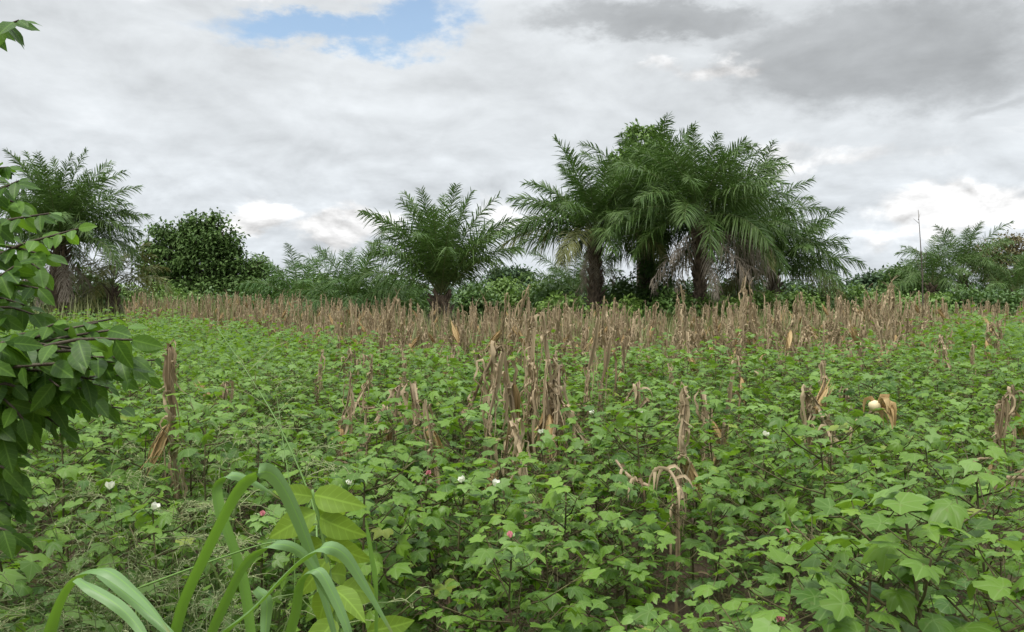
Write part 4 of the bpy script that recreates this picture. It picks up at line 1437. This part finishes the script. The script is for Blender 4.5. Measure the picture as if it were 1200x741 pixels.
# ------------------------------------------------------------------ broad-bladed grass and its neighbours in front
def blades():
    d0 = 1.35
    b = P(300, 900, d0)
    x, y = b[0], d0
    zg = float(h(x, y))
    t = thing('broad_blade_grass', 'tall grass with long arching ribbon-like blades at the front', 'grass plant', (x, y, zg))
    o = np.array([x, y, zg])
    B = [  # points (px, py, distance), half width in px, true when the pale face shows first
        ([(196, 790, 1.32), (210, 715, 1.30), (240, 646, 1.27), (264, 598, 1.25), (284, 566, 1.25), (304, 554, 1.26), (320, 556, 1.28), (335, 576, 1.30), (350, 608, 1.32), (364, 645, 1.34), (378, 690, 1.36), (394, 750, 1.36), (404, 800, 1.36)], 11),
        ([(296, 760, 1.45), (286, 690, 1.46), (274, 646, 1.46), (258, 602, 1.46), (254, 570, 1.47), (270, 557, 1.48), (298, 566, 1.5), (330, 586, 1.53)], 9),
        ([(236, 780, 1.28), (250, 735, 1.27), (266, 700, 1.26), (282, 668, 1.26), (300, 648, 1.27), (322, 638, 1.28), (344, 642, 1.29), (362, 658, 1.3), (382, 692, 1.31), (404, 728, 1.32), (424, 770, 1.32)], 7.5),
        ([(226, 790, 1.22), (256, 745, 1.22), (296, 712, 1.21), (334, 672, 1.2), (360, 650, 1.2), (384, 641, 1.21), (404, 650, 1.22), (422, 676, 1.23), (442, 710, 1.24), (470, 760, 1.25)], 9.5),
        ([(48, 800, 1.3), (56, 745, 1.3), (68, 706, 1.28), (84, 680, 1.27), (104, 668, 1.26), (126, 669, 1.25), (152, 688, 1.24), (180, 716, 1.22), (206, 752, 1.2)], 10),
        ([(90, 678, 1.2), (108, 690, 1.19), (136, 708, 1.18), (160, 732, 1.17), (184, 770, 1.15)], 8),
        ([(116, 672, 1.3), (140, 690, 1.3), (168, 714, 1.3), (200, 744, 1.28), (230, 780, 1.27)], 7),
        ([(440, 760, 1.4), (440, 690, 1.4), (434, 645, 1.4), (428, 606, 1.4)], 4),
        ([(300, 690, 1.4), (312, 704, 1.4), (312, 730, 1.4), (308, 780, 1.38)], 9),
        ([(330, 770, 1.33), (345, 720, 1.32), (352, 680, 1.31), (372, 668, 1.3), (392, 700, 1.29), (410, 745, 1.28), (418, 790, 1.28)], 8),
    ]
    for pl, hw in B:
        pts = catmull([P(*q) for q in pl], 34)
        n = len(pts)
        s = np.linspace(0, 1, n)
        wd = hw * 1.12 / F * np.interp(s, [0, 0.15, 0.5, 0.8, 1], [0.75, 0.95, 1.0, 0.75, 0.05])
        T = norm(np.gradient(pts, axis=0))
        W0 = np.array([0.72, 0.62, 0.16])
        S = norm(W0 - (T @ W0)[:, None] * T)
        N = norm(np.cross(S, T))
        ph = (0.25 * np.sin(s * 5 + hw))[:, None]
        S, N = S * np.cos(ph) + N * np.sin(ph), N * np.cos(ph) - S * np.sin(ph)
        wav = 0.12 * np.sin(s * 17)[:, None]
        lat = np.array([-1, -0.5, 0, 0.5, 1])
        V = pts[:, None] + S[:, None] * (lat[None, :, None] * wd[:, None, None]) + N[:, None] * ((np.abs(lat) ** 1.2)[None, :, None] * wd[:, None, None] * (0.32 + lat[None, :, None] * wav[:, None]))
        i, j = np.meshgrid(np.arange(n - 1), np.arange(4), indexing='ij')
        q = np.stack([i * 5 + j, (i + 1) * 5 + j, (i + 1) * 5 + j + 1, i * 5 + j + 1], -1).reshape(-1, 4)
        A = np.zeros((n, 5, 3))
        A[..., 0] = s[:, None]
        A[..., 1] = lat
        A[..., 2] = 0.5
        g = Geo()
        g.add(V - o, [q], A)
        g.build('blade', M['blade'], t)
    g = Geo()
    for bx, dd in ((200, 1.33), (250, 1.27), (300, 1.45), (50, 1.31), (330, 1.33)):
        p1 = P(bx, 780, dd)
        tube(g, catmull([[x + (bx - 250) / F * 0.3, y, zg - 0.02], [0.6 * p1[0] + 0.4 * x, dd, p1[2] * 0.5], p1], 8) - o, np.linspace(0.009, 0.006, 8), 6)
    g.build('stems', M['blade_stem'], t)


blades()


def yellow_plant():
    d0 = 1.5
    b = P(392, 741, d0)
    x, y = b[0], d0
    zg = float(h(x, y))
    t = thing('yellow_green_plant', 'upright plant with large yellow-green veined leaves behind the arching grass', 'plant', (x, y, zg))
    o = np.array([x, y, zg])
    g = Geo()
    st = catmull([[x, y, zg - 0.02], P(396, 760, d0), P(388, 690, d0), (P(379, 632, d0)), P(371, 598, d0), P(366, 574, d0)], 16)
    tube(g, st - o, np.linspace(0.006, 0.0025, 16), 6)
    g.build('stem', M['blade_stem'], t)
    rng = np.random.default_rng(8)
    gl = Geo()
    LV = [  # base px, tip px, depth change at the tip, broadness
        ((368, 580), (417, 594), -0.05), ((367, 582), (322, 578), -0.04), ((371, 596), (414, 615), 0.05), ((371, 600), (305, 636), -0.05),
        ((374, 606), (424, 640), -0.06), ((376, 615), (346, 600), 0.1), ((380, 632), (436, 678), -0.05), ((380, 636), (325, 668), 0.06), ((384, 655), (322, 741), -0.06),
        ((386, 672), (424, 676), 0.06), ((389, 690), (430, 712), -0.05), ((388, 690), (352, 760), 0.0), ((398, 690), (466, 698), 0.05), ((392, 715), (440, 745), 0.05), ((430, 740), (488, 736), 0.0), ((393, 725), (360, 770), -0.07),
    ]
    for (bx, by), (tx, ty), dz in LV:
        p0, p1 = P(bx, by, d0), P(tx, ty, d0 + dz)
        L = np.linalg.norm(p1 - p0)
        tip = (p1 - p0)
        tip[2] += 0.05 * L
        up = np.array([rng.normal(0, 0.55), -1.0, rng.uniform(0.1, 0.9)]) + rng.normal(0, 0.12, 3)
        scatter(gl, OVATE_BROAD[0], OVATE_BROAD[1], (p0 - o)[None], frames(tip[None], up[None]), min(max(L * 1.05, 0.055), 0.095) * rng.uniform(0.8, 1.12), rng)
    gl.build('foliage', M['yellow_leaf'], t)


yellow_plant()


def culm(path, r, label, seed, branches=0):
    rng = np.random.default_rng(seed)
    pts = catmull([P(*q) for q in path], 24)
    x, y = pts[0][0], pts[0][1]
    zg = float(h(x, y))
    t = thing('seeding_grass', label, 'grass', (x, y, zg))
    o = np.array([x, y, zg])
    g = Geo()
    full = np.vstack([[x, y, zg - 0.02], pts])
    tube(g, full - o, np.linspace(r, r * 0.35, len(full)), 5)
    g.build('stem', M['blade_stem'], t)
    gs = Geo()
    for k in range(branches):
        u = 0.55 + 0.45 * k / max(1, branches - 1)
        b = pts[min(int(u * 23), 23)]
        d = rdir(rng, 1)[0] * [1, 0.6, 0.6] + [0.15, 0, 0.35]
        L = rng.uniform(0.06, 0.14)
        q = catmull([b, b + d * L * 0.6, b + d * L + [0, 0, -0.02]], 6)
        tube(gs, q - o, 0.0007, 3)
        m = 7
        pos = q[rng.integers(1, 6, m)] - o
        scatter(gs, SLIM[0], SLIM[1], pos, frames(rdir(rng, m), rdir(rng, m)), 0.007, rng)
    if branches:
        gs.build('seed_head', M['seed'], t)


culm([(372, 640, 1.7), (366, 590, 1.75), (330, 505, 1.8), (295, 445, 1.85), (254, 384, 1.9)], 0.0026, 'long thin green grass stem slanting across the cotton from the yellow-green plant', 3, 6)
culm([(160, 690, 1.4), (230, 664, 1.38), (300, 640, 1.36), (330, 634, 1.36)], 0.0022, 'thin green grass stem lying almost level beneath the arching blades', 4)
culm([(345, 600, 2.4), (332, 520, 2.5), (325, 470, 2.6), (318, 440, 2.6)], 0.0014, 'fine upright grass stem with a loose seed head behind the slanting stem', 5, 12)


def grass_tuft(px, py, d, seed, label, n=26, H=0.75):
    rng = np.random.default_rng(seed)
    x = (px - 600) / F * d
    zg = float(h(x, d))
    t = thing('seeding_grass_tuft', label, 'grass tuft', (x, d, zg), 0, 'wispy grass tufts at the front')
    gb, gs = Geo(), Geo()
    for k in range(n):
        a = rng.uniform(0, 6.28)
        hh = H * rng.uniform(0.6, 1.1)
        out = rng.uniform(0.1, 0.42)
        e = np.array([math.cos(a) * out, math.sin(a) * out, hh])
        pts = catmull([[rng.normal(0, 0.03), rng.normal(0, 0.03), 0], e * [0.35, 0.35, 0.6], e * [0.75, 0.75, 0.95], e + [math.cos(a) * 0.08, math.sin(a) * 0.08, -0.03]], 12)
        if k % 2:
            tube(gb, pts, np.linspace(0.0022, 0.0011, 12), 3, 0, rng.random())
            for q in range(11):
                b = pts[int(rng.integers(6, 12))]
                dv = rdir(rng, 1)[0] * [1, 1, 0.5] + np.array([math.cos(a) * 0.4, math.sin(a) * 0.4, 0.25])
                L = rng.uniform(0.04, 0.11)
                qq = catmull([b, b + dv * L * 0.6, b + dv * L + [0, 0, -0.02]], 5)
                tube(gs, qq, 0.0010, 3, 0, rng.random())
                m = 6
                scatter(gs, SLIM[0], SLIM[1], qq[rng.integers(1, 5, m)], frames(rdir(rng, m), rdir(rng, m)), 0.010, rng)
        else:
            strip(gb, pts * [1, 1, 0.8], 0.0045 * np.interp(np.linspace(0, 1, 12), [0, 0.5, 1], [0.7, 1, 0.1]), (-math.sin(a), math.cos(a), 0), rng.uniform(-1, 1), 0, rng.random(), 0.3)
    gb.build('blades', M['grass'], t)
    gs.build('seed_heads', M['seed'], t)


TUFTS = [(120, 2.0, 'wispy seeding grass tuft just right of the low cotton under the shrub', 1.0), (205, 2.3, 'wispy seeding grass tuft behind the left-hand arching blade', 1.05), (262, 1.95, 'wispy seeding grass tuft between the two sets of arching blades', 1.0),
         (165, 2.8, 'wispy seeding grass tuft below the cream cotton flower', 1.0), (50, 2.4, 'wispy seeding grass tuft under the dark-leaved shrub', 0.85), (305, 3.0, 'wispy seeding grass tuft behind the tallest ribbon blade', 1.05), (100, 3.3, 'wispy seeding grass tuft near the large white flower', 1.0), (245, 3.6, 'wispy seeding grass tuft farthest back among the cotton', 1.05)]
for i, (px, d, lab, H) in enumerate(TUFTS):
    grass_tuft(px, 0, d, 900 + i, lab, 30, H)


def weeds():
    rng = np.random.default_rng(61)
    g = Geo()
    n = 2600
    y = 1.2 + 9 * rng.random(n) ** 1.6
    px = rng.uniform(-150, 1350, n)
    x = (px - 600) / F * y
    keep = np.sin(x * 3.1 + 1) + np.sin(y * 2.7 + x) + rng.normal(0, 0.7, n) > -0.3
    x, y = x[keep], y[keep]
    x = np.concatenate([x, rng.uniform(-1.9, -0.35, 1000) * 1.6])
    y = np.concatenate([y, rng.uniform(1.7, 4.6, 1000)])
    for cx, cy in zip(x, y):
        m = int(rng.integers(25, 60))
        hh = rng.uniform(0.06, 0.36)
        off = rng.normal(0, 0.5, (m, 3)) * [0.16, 0.16, 0]
        off[:, 2] = rng.random(m) * hh
        pos = off + [cx, cy, float(h(cx, cy))]
        tip = norm(off * [1, 1, 0] + 1e-6) * 0.8 + rdir(rng, m) * 0.6
        tip[:, 2] += 0.25
        sl = rng.random() < 0.5
        sh = SLIM if sl else DIAMOND
        scatter(g, sh[0], sh[1], pos, frames(tip, rdir(rng, m) * 0.5 + [0, 0, 1]), rng.uniform(0.02, 0.045, m) * (1.3 if sl else 0.9), rng)
    tag(g.build('weeds', M['weed']), 'low small-leaved weeds covering the soil between cotton plants', 'weeds', kind='stuff')


weeds()


def litter():
    rng = np.random.default_rng(63)
    g = Geo()
    n = 900
    y = 1.6 + 8 * rng.random(n)
    px = rng.uniform(-100, 1300, n)
    x = (px - 600) / F * y
    for cx, cy in zip(x, y):
        a = rng.uniform(0, 6.28)
        L = rng.uniform(0.04, 0.2)
        z = float(h(cx, cy)) + 0.012
        o = np.array([math.cos(a), math.sin(a), 0])
        p = np.array([cx, cy, z])
        strip(g, catmull([p, p + o * L * 0.5 + [0, 0, 0.02], p + o * L + rng.normal(0, 0.01, 3)], 5), rng.uniform(0.004, 0.012) * np.array([0.5, 1, 1, 0.8, 0.2]), (o[1], -o[0], 0.0), rng.uniform(-1, 1), 0, rng.random(), 0.5)
    tag(g.build('leaf_litter', M['maize']), 'dry leaf scraps scattered on the bare soil', 'litter', kind='stuff')


litter()
